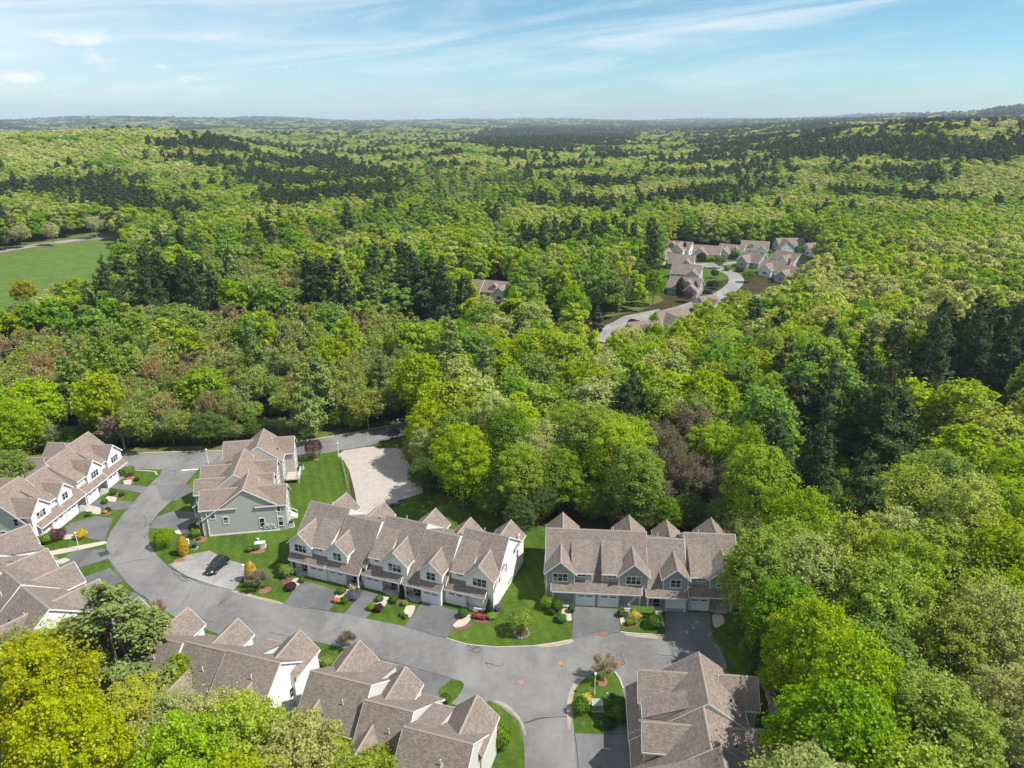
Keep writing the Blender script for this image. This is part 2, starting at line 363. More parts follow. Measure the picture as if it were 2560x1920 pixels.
# lawns round the near houses
sheet('lawn', P([(-60, 1330), (60, 1235), (150, 1180), (320, 1165), (560, 1140), (745, 1118), (830, 1112), (868, 1150), (876, 1230), (905, 1310), (960, 1290),
                 (1020, 1240), (1070, 1226), (1120, 1240), (1200, 1262), (1262, 1300), (1330, 1312), (1440, 1330), (1700, 1330), (1830, 1400), (1890, 1560), (1905, 1640), (1860, 1700),
                 (1960, 1920), (1980, 2050), (900, 2050), (700, 1960), (500, 1880), (330, 1760), (200, 1700), (-80, 1720)]), LX, M['lawn'], kind='structure')
sheet('lawn', P([(920, 1117), (990, 1098), (1016, 1092), (1008, 1112), (1006, 1120), (940, 1121)]), LX, M['lawn'], kind='structure')
# rough grass strip beyond the back street
sheet('verge', P([(-60, 1150), (300, 1120), (560, 1112), (745, 1090), (900, 1062), (1060, 1036), (1100, 1026), (1080, 1050), (900, 1085), (745, 1112), (556, 1133), (300, 1140), (-60, 1180)]), LX * 2, M['verge'], kind='structure')
# back street, side road and the wide turning area: one asphalt sheet
road = P([(-80, 1185), (60, 1160), (306, 1134), (557, 1127), (741, 1107), (900, 1080), (980, 1063), (1052, 1049), (1120, 1036), (1105, 1060), (1029, 1079), (975, 1097), (929, 1113), (837, 1129), (741, 1144), (640, 1158), (520, 1166),
          (497, 1172), (468, 1205), (430, 1252), (395, 1284), (375, 1312), (369, 1340), (375, 1362), (392, 1388), (420, 1416), (470, 1445), (540, 1466), (581, 1476), (640, 1492), (712, 1508),
          (817, 1527), (861, 1534), (914, 1546), (1012, 1566), (1117, 1595), (1168, 1610), (1238, 1617), (1332, 1614), (1405, 1606), (1425, 1598), (1490, 1560), (1550, 1580), (1601, 1585), (1662, 1588), (1720, 1540), (1775, 1535), (1782, 1602),
          (1797, 1614), (1809, 1641), (1818, 1662), (1800, 1700), (1640, 1740), (1566, 1768), (1562, 1745), (1555, 1722), (1543, 1690), (1530, 1672), (1508, 1668), (1487, 1680), (1455, 1700), (1440, 1720), (1433, 1742), (1431, 1780), (1436, 1834), (1505, 1836), (1575, 1836), (1585, 1960), (1590, 2080),
          (1320, 2080), (1312, 1920), (1310, 1860), (1296, 1802), (1250, 1765), (1221, 1752), (1190, 1772), (1129, 1760), (1150, 1725), (1161, 1712), (1150, 1703), (1126, 1695), (1080, 1720), (980, 1668), (947, 1640), (806, 1608), (720, 1590), (690, 1640), (560, 1590), (440, 1545), (371, 1500),
          (337, 1478), (309, 1452), (285, 1421), (270, 1397), (265, 1360), (275, 1332), (304, 1291), (330, 1260), (366, 1220), (399, 1188), (407, 1174), (316, 1172), (200, 1190), (60, 1215), (-80, 1240)])
sheet('road', road, LX * 3, M['asphalt'], kind='structure')
sheet('parking_bay', P([(421, 1413), (470, 1388), (524, 1376), (560, 1397), (613, 1412), (614, 1434), (596, 1462), (583, 1476), (530, 1462), (465, 1440)]), LX * 5, M['light_asphalt'], kind='structure')
for q in ([(712, 1508), (752, 1450), (858, 1478), (822, 1527)], [(861, 1534), (911, 1476), (962, 1492), (914, 1546)], [(1012, 1566), (1056, 1505), (1160, 1532), (1117, 1595)],
          [(1430, 1598), (1433, 1515), (1548, 1524), (1549, 1580)], [(1662, 1592), (1664, 1527), (1775, 1533), (1782, 1602), (1797, 1640), (1810, 1680), (1790, 1720), (1700, 1690)],
          [(262, 1206), (292, 1209), (373, 1217), (360, 1234), (330, 1228), (250, 1216)], [(218, 1248), (330, 1254), (325, 1270), (290, 1276), (196, 1262)],
          [(176, 1308), (240, 1290), (282, 1296), (262, 1354), (210, 1344), (140, 1340)], [(390, 1212), (430, 1214), (470, 1210), (486, 1228), (440, 1252), (405, 1250)], [(392, 1292), (440, 1276), (500, 1282), (500, 1325), (440, 1325), (372, 1320)],
          [(184, 1376), (262, 1372), (271, 1397), (184, 1424), (140, 1410)], [(200, 1446), (275, 1420), (309, 1452), (230, 1490), (200, 1490)], [(285, 1492), (336, 1480), (368, 1500), (340, 1560), (280, 1530)],
          [(948, 1642), (1010, 1668), (1126, 1697), (1096, 1750), (1000, 1730)], [(1436, 1836), (1575, 1836), (1580, 1960), (1588, 2050), (1448, 2050)], [(1505, 1806), (1565, 1806), (1572, 1834), (1505, 1834)]):
    sheet('driveway', P(q), LX * 5, M['drive'], kind='structure')
sheet('gravel_lot', chaikin(P([(836, 1130), (929, 1115), (945, 1121), (1006, 1120), (1014, 1140), (1030, 1180), (1066, 1228), (1030, 1242), (985, 1254), (940, 1285), (905, 1300), (892, 1260), (885, 1220), (868, 1160)])), LX * 5, M['gravel'], kind='structure')
sheet('lawn', chaikin(P([(1090, 1728), (1125, 1702), (1150, 1700), (1162, 1712), (1148, 1738), (1134, 1754), (1104, 1748)])), LX * 6, M['lawn'], kind='structure')
for q in ([(1427, 1597), (1390, 1606), (1340, 1612), (1345, 1620), (1400, 1616), (1440, 1604)], [(1560, 1582), (1660, 1588), (1660, 1600), (1600, 1594), (1560, 1588)], [(1470, 1690), (1440, 1716), (1430, 1745), (1427, 1830), (1419, 1820), (1416, 1760), (1425, 1720), (1450, 1695)],
          [(1222, 1750), (1260, 1764), (1298, 1798), (1312, 1840), (1317, 1840), (1304, 1796), (1265, 1756)], [(583, 1474), (640, 1490), (712, 1507), (700, 1512), (620, 1492), (575, 1480)]):
    sheet('sandy_edge', chaikin(P(q), 2), LX * 6, M['sand'], kind='structure')
# kerbs, real steps
kb = lambda L, w=.3, h=.13: strip('kerb', P(L), w, 0, M['granite'], 'structure', h)
kb([(306, 1134), (420, 1131), (557, 1127), (650, 1117), (741, 1106), (820, 1093), (900, 1079), (980, 1063), (1052, 1048), (1100, 1038)])
kb([(60, 1160), (180, 1147), (290, 1136)])
kb([(335, 1176), (365, 1178), (388, 1180), (392, 1188)]); kb([(1558, 1722), (1550, 1700), (1540, 1684), (1530, 1673)], .22)
kb([(1430, 1600), (1390, 1607), (1332, 1615), (1300, 1616), (1238, 1618), (1168, 1611), (1117, 1596)], .14, .06); kb([(1550, 1581), (1600, 1586), (1661, 1589)], .18)
# kerbed walks and garden beds
def soft(p, k=.14):
    q = []
    for i in range(len(p)):
        a, b, c = p[i - 1], p[i], p[(i + 1) % len(p)]
        q += [(b[0] + (a[0] - b[0]) * k * 2, b[1] + (a[1] - b[1]) * k * 2), (b[0] + (a[0] - b[0]) * k * .5 + (c[0] - b[0]) * k * .5, b[1] + (a[1] - b[1]) * k * .5 + (c[1] - b[1]) * k * .5), (b[0] + (c[0] - b[0]) * k * 2, b[1] + (c[1] - b[1]) * k * 2)]
    return q
def bed(L, m='mulch', z=.05): sheet('garden_bed', soft(P(L), .18), z, M[m], .05, 'structure')
def walk(L): sheet('walkway', soft(P(L), .12), .07, M['paver'], .07, 'structure')
walk([(724, 1462), (735, 1446), (762, 1446), (748, 1462), (738, 1472), (722, 1474)]); walk([(832, 1502), (848, 1478), (880, 1472), (876, 1486), (858, 1503), (838, 1506)])
walk([(935, 1515), (956, 1492), (975, 1494), (966, 1510), (956, 1522), (938, 1520)]); walk([(1009, 1530), (1016, 1514), (1040, 1514), (1032, 1536), (1025, 1545), (1012, 1541)])
walk([(1131, 1564), (1152, 1545), (1165, 1537), (1182, 1538), (1172, 1556), (1160, 1566), (1140, 1570)]); walk([(1404, 1522), (1426, 1522), (1430, 1552), (1418, 1553), (1404, 1540)])
walk([(1548, 1528), (1575, 1526), (1578, 1546), (1552, 1566)]); walk([(1636, 1530), (1652, 1534), (1664, 1570), (1650, 1562)]); walk([(1778, 1536), (1808, 1538), (1812, 1560), (1786, 1572)])
walk([(115, 1380), (265, 1352), (268, 1360), (118, 1392)]); walk([(155, 1338), (186, 1336), (190, 1346), (158, 1350)]); walk([(215, 1262), (254, 1270), (250, 1288), (212, 1280)])
walk([(268, 1240), (294, 1244), (288, 1256), (262, 1252)]); walk([(308, 1202), (330, 1199), (328, 1212), (310, 1212)]); walk([(128, 1408), (160, 1395), (178, 1400), (150, 1412)]); walk([(436, 1326), (478, 1324), (480, 1336), (440, 1336)])
bed([(703, 1448), (722, 1440), (740, 1450), (720, 1464), (706, 1462)]); bed([(712, 1470), (726, 1462), (740, 1476), (722, 1478)]); bed([(866, 1505), (880, 1478), (902, 1480), (888, 1504), (872, 1508)])
bed([(836, 1506), (866, 1503), (872, 1509), (840, 1510)]); bed([(925, 1518), (938, 1521), (960, 1518), (952, 1528), (930, 1527)]); bed([(975, 1488), (1010, 1496), (1022, 1512), (1010, 1518), (985, 1508)])
bed([(998, 1536), (1012, 1538), (1026, 1546), (1020, 1554), (1004, 1547)]); bed([(1131, 1566), (1148, 1570), (1168, 1560), (1182, 1561), (1172, 1574), (1150, 1577), (1134, 1573)])
bed([(1178, 1546), (1200, 1536), (1236, 1530), (1250, 1510), (1254, 1520), (1240, 1546), (1220, 1558), (1190, 1560)]); bed([(1275, 1582), (1300, 1576), (1318, 1578), (1312, 1590), (1288, 1592)])
bed([(1358, 1520), (1385, 1514), (1404, 1526), (1380, 1534), (1362, 1530)]); bed([(1388, 1542), (1405, 1540), (1418, 1552), (1402, 1556)]); bed([(1552, 1566), (1580, 1548), (1600, 1558), (1588, 1570), (1562, 1572)]); bed([(1582, 1518), (1632, 1522), (1630, 1534), (1584, 1534)])
bed([(430, 1402), (450, 1396), (468, 1398), (462, 1404), (440, 1406)], 'mulch_red'); bed([(480, 1348), (500, 1340), (520, 1346), (510, 1356), (486, 1356)], 'mulch_red')
bed([(618, 1378), (640, 1366), (662, 1370), (664, 1380), (645, 1385), (624, 1384)], 'mulch_red'); bed([(646, 1482), (655, 1472), (676, 1466), (680, 1474), (668, 1482), (652, 1485)], 'mulch_red')
bed([(1496, 1700), (1512, 1694), (1520, 1704), (1514, 1716), (1500, 1717), (1494, 1708)], 'mulch_red'); bed([(1535, 1800), (1560, 1770), (1570, 1790), (1565, 1806), (1545, 1812), (1530, 1830)]); bed([(782, 1150), (792, 1145), (800, 1148), (794, 1153)], 'mulch_red'); bed([(978, 1114), (988, 1110), (998, 1112), (990, 1117)], 'mulch_red')
bed([(312, 1194), (330, 1188), (342, 1196), (336, 1208), (318, 1204)], 'mulch_red'); bed([(268, 1236), (290, 1232), (312, 1236), (308, 1244), (280, 1242)], 'mulch_red'); bed([(252, 1282), (272, 1276), (280, 1282), (266, 1290)], 'mulch_red')
bed([(246, 1478), (264, 1468), (280, 1476), (272, 1490), (252, 1488)], 'mulch_red'); bed([(380, 1545), (402, 1536), (416, 1542), (414, 1552), (392, 1556)], 'mulch_red'); bed([(768, 1636), (786, 1626), (800, 1632), (796, 1644), (776, 1646)], 'mulch_red')
sheet('verge', P([(-200, 650), (0, 606), (150, 586), (300, 573), (350, 590), (280, 618), (60, 645), (-200, 700)]), .012, M['verge'], kind='structure')
# field and lane on the left, with its planted rows
sheet('field', P([(-200, 700), (-60, 655), (60, 628), (200, 606), (275, 600), (290, 640), (260, 680), (240, 740), (130, 790), (-100, 860), (-300, 900)]), .02, M['field'], kind='structure')
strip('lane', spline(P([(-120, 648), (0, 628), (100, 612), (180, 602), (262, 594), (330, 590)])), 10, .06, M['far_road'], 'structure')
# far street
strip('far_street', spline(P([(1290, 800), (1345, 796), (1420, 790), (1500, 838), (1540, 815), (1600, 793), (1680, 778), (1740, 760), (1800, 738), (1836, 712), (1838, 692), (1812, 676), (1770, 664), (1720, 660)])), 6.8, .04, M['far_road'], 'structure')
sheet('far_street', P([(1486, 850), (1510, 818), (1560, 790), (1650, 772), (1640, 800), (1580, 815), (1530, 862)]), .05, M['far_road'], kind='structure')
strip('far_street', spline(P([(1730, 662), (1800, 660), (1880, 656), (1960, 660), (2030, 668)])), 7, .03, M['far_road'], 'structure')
sheet('lawn', P([(1560, 775), (1600, 770), (1652, 735), (1655, 715), (1760, 712), (1850, 690), (1950, 690), (2040, 700), (2090, 640), (1960, 632), (1800, 640), (1700, 640), (1655, 650), (1600, 720), (1480, 772), (1340, 782), (1340, 795), (1480, 792)]), .02, M['lawn'], kind='structure')
sheet('verge', P([(1480, 788), (1560, 770), (1640, 735), (1660, 750), (1600, 776), (1500, 796)]), .03, M['verge'], kind='structure')
sheet('garden_bed', chaikin(P([(1420, 800), (1470, 792), (1490, 812), (1470, 840), (1440, 845), (1420, 830)])), .06, M['mulch_red'], .06, 'structure')
# ------------------------------------------------------------------ townhouse rows
_win = {}
def window(parent, u, v, z, w, h, lites, rotz=0.0, rails=1, name='window'):
    """white framed window standing proud of the wall; x across, -y outward"""
    key = (w, h, lites, rails)
    if key not in _win:
        mb = MB(); t = .11
        mb.box(-w / 2 - t, w / 2 + t, -.07, .03, -t - .04, 0); mb.box(-w / 2 - t, w / 2 + t, -.07, .03, h, h + t)
        mb.box(-w / 2 - t, -w / 2, -.07, .03, 0, h); mb.box(w / 2, w / 2 + t, -.07, .03, 0, h)
        for i in range(1, lites): mb.box(-w / 2 + w * i / lites - .038, -w / 2 + w * i / lites + .038, -.06, .03, 0, h)
        for j in range(1, rails + 1): mb.box(-w / 2, w / 2, -.045, .03, h * j / (rails + 1) - .018, h * j / (rails + 1) + .018)
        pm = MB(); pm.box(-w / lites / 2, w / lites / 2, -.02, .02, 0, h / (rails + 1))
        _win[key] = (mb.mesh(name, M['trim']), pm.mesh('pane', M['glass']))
    fr, pa = _win[key]
    o = link(name, fr, parent, (u, v, z), rotz)
    for i in range(lites):
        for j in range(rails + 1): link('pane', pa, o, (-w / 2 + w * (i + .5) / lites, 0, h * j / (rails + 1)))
    return o
def garage_door(parent, u, v, w, h, open_=0.0):
    fr = MB(); t = .16
    fr.box(-w / 2 - t, -w / 2, -.06, .05, 0, h + t); fr.box(w / 2, w / 2 + t, -.06, .05, 0, h + t); fr.box(-w / 2, w / 2, -.06, .05, h, h + t)
    o = fr.build('garage_door', M['trim'], parent, (u, v, 0))
    n = 5
    for i in range(n):
        z0 = open_ + i * (h - open_) / n
        MB().box(-w / 2, w / 2, -.02, .03, z0 + .012, z0 + (h - open_) / n - .012).build('door_panel', M['door_white'], o)
    if open_: MB().box(-w / 2, w / 2, .06, .09, 0, open_).build('shade_panel', M['shadow'], o)  # black panel painted as the shade under the half-open door
    else:
        for s in (-1, 1):
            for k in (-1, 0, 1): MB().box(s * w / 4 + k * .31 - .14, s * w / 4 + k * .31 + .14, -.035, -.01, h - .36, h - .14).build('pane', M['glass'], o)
    lm = MB().box(-.07, .07, -.2, -.05, h + .2, h + .48); lm.build('wall_lamp', M['black'], o)
def front_door(parent, u, v, z, m, side=1):
    fr = MB(); fr.box(-.62, -.5, -.05, .05, 0, 2.1); fr.box(.5, .62, -.05, .05, 0, 2.1); fr.box(-.62, .62, -.05, .05, 2.1, 2.22)
    a = .62 if side > 0 else -1.0
    fr.box(a + (.38 if side > 0 else -.1), a + (.48 if side > 0 else 0.0), -.05, .05, 0, 2.22)
    o = fr.build('front_door', M['trim'], parent, (u, v, z))
    MB().box(-.5, .5, -.02, .03, 0.02, 2.09).build('door_leaf', m, o)
    MB().box(a, a + .38, -.02, .03, .02, 2.05).build('pane', M['glass'], o)
    MB().box(.36, .42, -.07, -.02, .95, 1.08).build('handle', M['metal'], o)
def gable_roof(parent, name, m, c, w, ez, az, v0, v1, over=.32, cap=True, rakes=(True, False)):
    s = (az - ez) / (w / 2); x = w / 2 + over; lo = az - s * x; mb = MB()
    mb.slab_v((c - x, lo + .1), (c, az + .1), v0, v1); mb.slab_v((c, az + .1), (c + x, lo + .1), v0, v1)
    o = mb.build(name, m, parent)
    tr = MB()
    for vv, on in ((v0, rakes[0]), (v1, rakes[1])):
        if on:
            d = -.05 if vv == v0 else .05
            for sg in (-1, 1): tr.pv([(c + sg * x, lo + .06), (c, az + .06), (c, az - .2), (c + sg * x, lo - .18)], min(vv, vv + d), max(vv, vv + d))
    for sg in (-1, 1): tr.pv([(c + sg * (x + .04), lo + .07), (c + sg * x, lo + .07), (c + sg * x, lo - .15), (c + sg * (x + .04), lo - .15)], v0, v1)
    tr.build('rake_board', M['trim'], parent)
    if cap: MB().pv([(c - .16, az - .16 * s + .09), (c - .15, az - .15 * s + .15), (c, az + .16), (c + .15, az - .15 * s + .15), (c + .16, az - .16 * s + .09)], v0, v1).build('ridge_cap', M['cap'], parent)
    return o
FOOT = []           # footprints for keeping trees off the houses
def row(label, frame, units, wall_m, wall_dorm=None, roof_m='roof', front=True, end_windows=(), L=None, rear_windows=True):
    (ax, ay), (ux, uy) = frame
    rt = thing('townhouse_row', label, 'townhouses', (ax, ay, 0), math.atan2(uy, ux), 'rows of townhouses')
    Wm, Rm, Dm = M[wall_m], M[roof_m], M[wall_dorm or wall_m]
    n = len(units)
    FOOT.append((frame, units[0]['u'][0] - 1.5, units[-1]['u'][1] + 1.5, min(q['off'] for q in units) - 2, max(q['off'] for q in units) + 15.5))
    for i, q in enumerate(units):
        u0, u1 = q['u']; off = q['off']; zr = q['zr']; vr = q['vr']; fe = off - q.get('fe', .95); r0, r1 = q.get('low', (u0, u1))
        m = (zr - 2.75) / (vr - fe); zf = lambda v: 2.75 + (v - fe) * m
        de = off + q.get('de', 12.0); mr = (zr - 5.4) / (de - vr); zb = lambda v: zr - (v - vr) * mr
        b = .1
        wl = MB()
        wl.pu([(off + .9, 0), (off + .9, zf(off + .9) - b), (vr, zr - b), (de - .3, zb(de - .3) - b), (de - .3, 0)], u0, u1)
        g0, g1 = q['gar']
        wl.pu([(off - .55, 0), (off - .55, zf(off - .55) - b), (off + 1, zf(off + 1) - b), (off + 1, 0)], g0 - .3, g1 + .3)
        for s0, s1 in [(a_ + .003, b_ - .003) for a_, b_ in q.get('strip', ())]: wl.pu([(off, 0), (off, zf(off) - b), (off + 1, zf(off + 1) - b), (off + 1, 0)], s0, s1)
        wl.build('wall', Wm, rt)
        rf = MB(); e0 = .22 if i == 0 else 0; e1 = .22 if i == n - 1 else 0
        pf = (fe, 2.75); po = (off, zf(off)); pr = (vr, zr); pe = (de, zb(de))
        rf.slab_u(po, pr, u0 - e0, u1 + e1); rf.slab_u(pr, pe, u0 - e0, u1 + e1); rf.slab_u(pf, po, r0 - (e0 if r0 == u0 else .1), r1 + (e1 if r1 == u1 else .1))
        rf.build('roof', Rm, rt)
        tr = MB()
        tr.box(r0, r1, fe - .04, fe + .0, 2.52, 2.72); tr.box(u0, u1, de, de + .05, pe[1] - .24, pe[1] - .03)
        for uu, ss in ((u0 - e0, -1), (u1 + e1, 1)):
            a_, c_ = (uu - .05, uu) if ss < 0 else (uu, uu + .05)
            tr.pu([(off, zf(off) - .24), (off, zf(off) - .03), (vr, zr - .03), (de, pe[1] - .03), (de, pe[1] - .24), (vr, zr - .26)], a_, c_)
        for uu, ss in ((r0, -1), (r1, 1)):
            a_, c_ = (uu - .16, uu - .1) if ss < 0 else (uu + .1, uu + .16)
            tr.pu([(fe, 2.5), (fe, 2.72), (off, zf(off) - .03), (off, zf(off) - .26)], a_, c_)
        if i == 0: tr.box(u0 - .03, u0 + .12, off + .87, off + 1.0, 0, 3.4); tr.box(u0 - .03, u0 + .1, de - .42, de - .27, 0, 5)
        if i == n - 1: tr.box(u1 - .12, u1 + .03, off + .87, off + 1.0, 0, 3.4); tr.box(u1 - .1, u1 + .03, de - .42, de - .27, 0, 5)
        tr.build('trim', M['trim'], rt)
        MB().pu([(vr - .17, zr - .2), (vr - .15, zr - .08), (vr, zr + .05), (vr + .15, zr - .06), (vr + .17, zr - .2)], u0 - e0, u1 + e1).build('ridge_cap', M['cap'], rt)
        # front gable dormer
        c, w = q['dorm']; az = 5.62 + w / 2 * .92; zb0 = 0 if q.get('ground') else zf(off) - .6
        vin = fe + (az + .1 - 2.75) / m
        wd = w / 2 + .006
        MB().pv([(c - wd, zb0), (c - wd, 5.6), (c, az - .02), (c + wd, 5.6), (c + wd, zb0)], off - .004, min(off + 5.2, vr - .5)).build('dormer', Dm, rt)
        gable_roof(rt, 'dormer_roof', Rm, c, w, 5.62, az, off - .3, vin)
        if front:
            for sg in (-1, 1): MB().box(c + sg * w / 2 - .07 - .02 * sg, c + sg * w / 2 + .07 - .02 * sg, off - .04, off + .05, max(zf(off) + .03, .1) if not q.get('ground') else .1, 5.5).build('corner_board', M['trim'], rt)
            lt = q.get('lites', 3 if w > 3.8 else 2)
            window(rt, c, off - .004, 4.02, .72 * lt, 1.28, lt)
        # small shed dormer
        if q.get('shed'):
            s0, s1 = q['shed']; vs_ = off + q.get('sl', 5.0); zs = zf(vs_); vf = off + .4
            MB().pu([(vf, zf(vf) - .4), (vf, 5.52), (vs_, zs - .06), (vs_ - .3, zs - .9)], s0, s1).build('shed_dormer', Dm, rt)
            sl = (zs - 5.62) / (vs_ - vf)
            MB().slab_u((vf - .35, 5.62 - .35 * sl + .06), (vs_ + .1, zs + .1 * sl + .03), s0 - .12, s1 + .12).build('shed_dormer_roof', Rm, rt)
            tb = MB().box(s0 - .12, s1 + .12, vf - .4, vf - .35, 5.62 - .35 * sl - .16, 5.62 - .35 * sl + .03)
            for sg, uu in ((-1, s0), (1, s1)):
                tb.box(uu - .06 + (.05 if sg < 0 else -.05), uu + .06 + (.05 if sg < 0 else -.05), vf - .03, vf + .04, zf(vf) + .02, 5.45)
            tb.build('trim', M['trim'], rt)
            if front: window(rt, (s0 + s1) / 2 + q.get('sw', 0), vf, 4.72, 1.2, .6, 2, rails=0)
        # garage, porch and door
        if front:
            garage_door(rt, (g0 + g1) / 2, off - .55, min(g1 - g0 - .25, 2.7), 2.12, q.get('open', 0))
            p0, p1 = q['porch']
            MB().box(p0, p1, off - .75, off + .9, 0, .34).build('porch_floor', M['concrete'], rt)
            near_g = 1 if abs(p1 - g0) < abs(p0 - g1) else -1
            outer = p0 + .14 if near_g > 0 else p1 - .14
            pm = MB().box(outer - .08, outer + .08, fe + .12, fe + .28, .34, 2.56); pm.box(outer - .12, outer + .12, fe + .08, fe + .32, .34, .5)
            pm.build('porch_post', M['trim'], rt)
            front_door(rt, (p0 + p1) / 2 + near_g * .35, off + .9, .34, M['navy'], -near_g)
            MB().box((p0 + p1) / 2 + near_g * .2 - .7, (p0 + p1) / 2 + near_g * .2 + .9, off - 1.1, off - .75, 0, .18).build('step', M['concrete'], rt)
            rl = MB(); hu = (p0 + p1) / 2 + near_g * 1.0
            rl.tube([(hu, off - .6, .34), (hu, off - .6, 1.2), (hu, off - 1.3, .9), (hu, off - 1.3, 0)], .025, 5); rl.build('hand_rail', M['black'], rt)
            MB().box((p0 + p1) / 2 - .4 + near_g * .3, (p0 + p1) / 2 + .5 + near_g * .3, off + .1, off + .65, .34, .36).build('door_mat', M['black'], rt)
            dp = MB().box(r0 + .1, r0 + .2, fe + .3, fe + .4, 0, 2.55); dp.build('downpipe', M['trim'], rt)
        # rear cross gable
        if q.get('rear'):
            c, w = q['rear']; az = 5.5 + w / 2 * .92; az = min(az, zr - .5); v0 = vr + (zr - az - .1) / mr; ve = off + q.get('re', 13.5)
            wd = w / 2 + .010; wm = MB(); wm.pv([(c - wd, 0), (c - wd, 5.48), (c, az - .02), (c + wd, 5.48), (c + wd, 0)], vr + 1.5, ve)
            wm.build('rear_wing', Wm, rt)
            gable_roof(rt, 'rear_wing_roof', Rm, c, w, 5.5, az, v0, ve + .3, rakes=(False, True))
            if rear_windows:
                window(rt, c, ve, 3.6, 1.7, 1.4, 2, math.pi); window(rt, c, ve, .9, 1.7, 1.5, 2, math.pi)
                lo, hi = u0, c - w / 2
                if u1 - (c + w / 2) > hi - lo: lo, hi = c + w / 2, u1
                if hi - lo > 1.2:
                    window(rt, (lo + hi) / 2, de - .3, 3.55, .95, 1.35, 1, math.pi); window(rt, (lo + hi) / 2, de - .3, .6, .95, 1.9, 1, math.pi)
        for k, (du, dv) in enumerate(q.get('vents', ((.35, 2.0), (.62, 3.2)))):
            uu = u0 + (u1 - u0) * du; vv = vr + dv
            if k % 2 == 0: MB().tube([(uu, vv, zb(vv) - .2), (uu, vv, zb(vv) + .75)], .055, 7).build('vent_pipe', M['trim'], rt)
            else: MB().lathe([(.16, -.2), (.15, .1), (.19, .12), (.1, .26)], 8, (uu, vv, zb(vv))).build('roof_vent', M['black'], rt)
    for (uu, vv, zz, w, h, lt, rz) in end_windows: window(rt, uu, vv, zz, w, h, lt, rz)
    return rt
def U(u, off, vr, zr, dorm, gar, porch, rear, shed=None, **k): return dict(u=u, off=off, vr=vr, zr=zr, dorm=dorm, gar=gar, porch=porch, rear=rear, shed=shed, **k)
Q = math.pi / 2
FR = dict(C=((-36.36, 99.22), (.93629, -.35115)), D=((5.23, 91.61), (.99718, -.07291)), A=((-83.5, 106.6), (.0700, .9975)), B=((-59.4, 135.4), (.17, -.985)),
          E=((16.3, 70.6), (-.10068, -.99534)), F2=((-2.3, 62.3), (-.957, .29)), F1=((-27.2, 69.85), (-.957, .29)), G=((-57.3, 83.9), (-.81, .586)))
rowC = row('cream townhouse row of five with a bright sunlit end wall at its right', FR['C'], [
    U((0, 7.6), .3, 7.1, 9.4, (2.05, 4.2), (3.7, 6.9), (.35, 3.35), (2.1, 4.8), (3.6, 7.1), low=(.2, 6.9)),
    U((7.6, 14.1), .4, 6.0, 8.95, (8.95, 3.6), (7.4, 10.3), (10.6, 13.1), (9.6, 3.9), low=(7.0, 13.2)),
    U((14.1, 21.7), 1.0, 7.5, 9.4, (19.0, 4.2), (13.85, 16.55), (16.9, 20.1), (19.4, 4.8), (14.3, 17.4), low=(13.45, 20.25)),
    U((21.7, 27.7), 1.0, 6.65, 8.95, (25.25, 3.6), (24.0, 26.75), (21.0, 23.6), (25.9, 3.9), low=(20.8, 27.2)),
    U((27.7, 35.0), 2.15, 8.5, 9.4, (32.8, 4.4), (27.65, 30.4), (30.75, 33.8), (32.7, 4.6), (27.95, 31.0), low=(27.15, 33.9), strip=((33.9, 35.0),), ground=True)],
    'cream', end_windows=((35.0, 4.6, 3.6, .75, 1.3, 1, Q), (35.0, 7.4, 3.7, .75, 1.4, 1, Q), (35.0, 12.6, 2.9, .8, 1.5, 1, Q), (35.0, 13.4, 6.0, .55, .7, 2, Q)))
rowD = row('grey-green townhouse row of four facing the turning area, its right end under trees', FR['D'], [
    U((0, 7.8), -.4, 6.0, 9.3, (2.15, 4.3), (4.6, 7.45), (.95, 4.3), (2.4, 4.9), (3.9, 7.0), low=(.9, 7.8), strip=((0, .9),), ground=True),
    U((7.8, 15.45), -.4, 6.0, 9.3, (13.2, 4.4), (8.1, 11.0), (11.35, 14.4), (13.4, 4.9), (8.5, 11.5), low=(7.8, 14.4), strip=((14.4, 15.4),), ground=True),
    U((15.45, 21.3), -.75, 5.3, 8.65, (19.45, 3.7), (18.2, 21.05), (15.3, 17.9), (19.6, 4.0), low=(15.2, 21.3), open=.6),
    U((21.3, 29.0), -.2, 6.25, 9.3, (26.8, 4.4), (21.75, 24.6), (24.95, 28.1), (27.0, 4.8), (21.8, 25), low=(21.45, 28.2), strip=((28.2, 29.0),), ground=True)],
    'green', end_windows=((0, 6, 3.6, .75, 1.3, 1, -Q), (0, 9.5, 1.0, .8, 1.5, 1, -Q)))
rowA = row('pale townhouse row at the left edge with four sunlit white gables', FR['A'], [
    U((.4, 7.9), -.1, 6.5, 9.3, (3.0, 4.6), (4.5, 7.5), (1.3, 4.2), (3.0, 4.8), (5.3, 7.6), low=(1.4, 8.0), strip=((.4, 1.4),), ground=True),
    U((7.9, 13.6), -.1, 5.5, 8.8, (9.4, 3.7), (8.1, 11.0), (11.2, 13.6), (10.2, 4.0), low=(8.0, 13.8)),
    U((13.6, 20.4), -.2, 5.7, 9.2, (18.1, 4.4), (14.3, 17.2), (17.5, 20.3), (18.4, 4.7), (13.2, 15.8), low=(13.8, 20.4)),
    U((20.4, 27.2), -.1, 6.1, 9.4, (24.8, 4.6), (21.0, 24.0), (24.3, 27.0), (25.1, 4.7), (20.5, 22.4), low=(20.4, 27.2))],
    'mint', 'cream', 'roof_b', end_windows=((.4, 2.6, 3.7, .8, 1.3, 1, -Q), (.4, 5.4, 1.0, .8, 1.4, 1, -Q)))
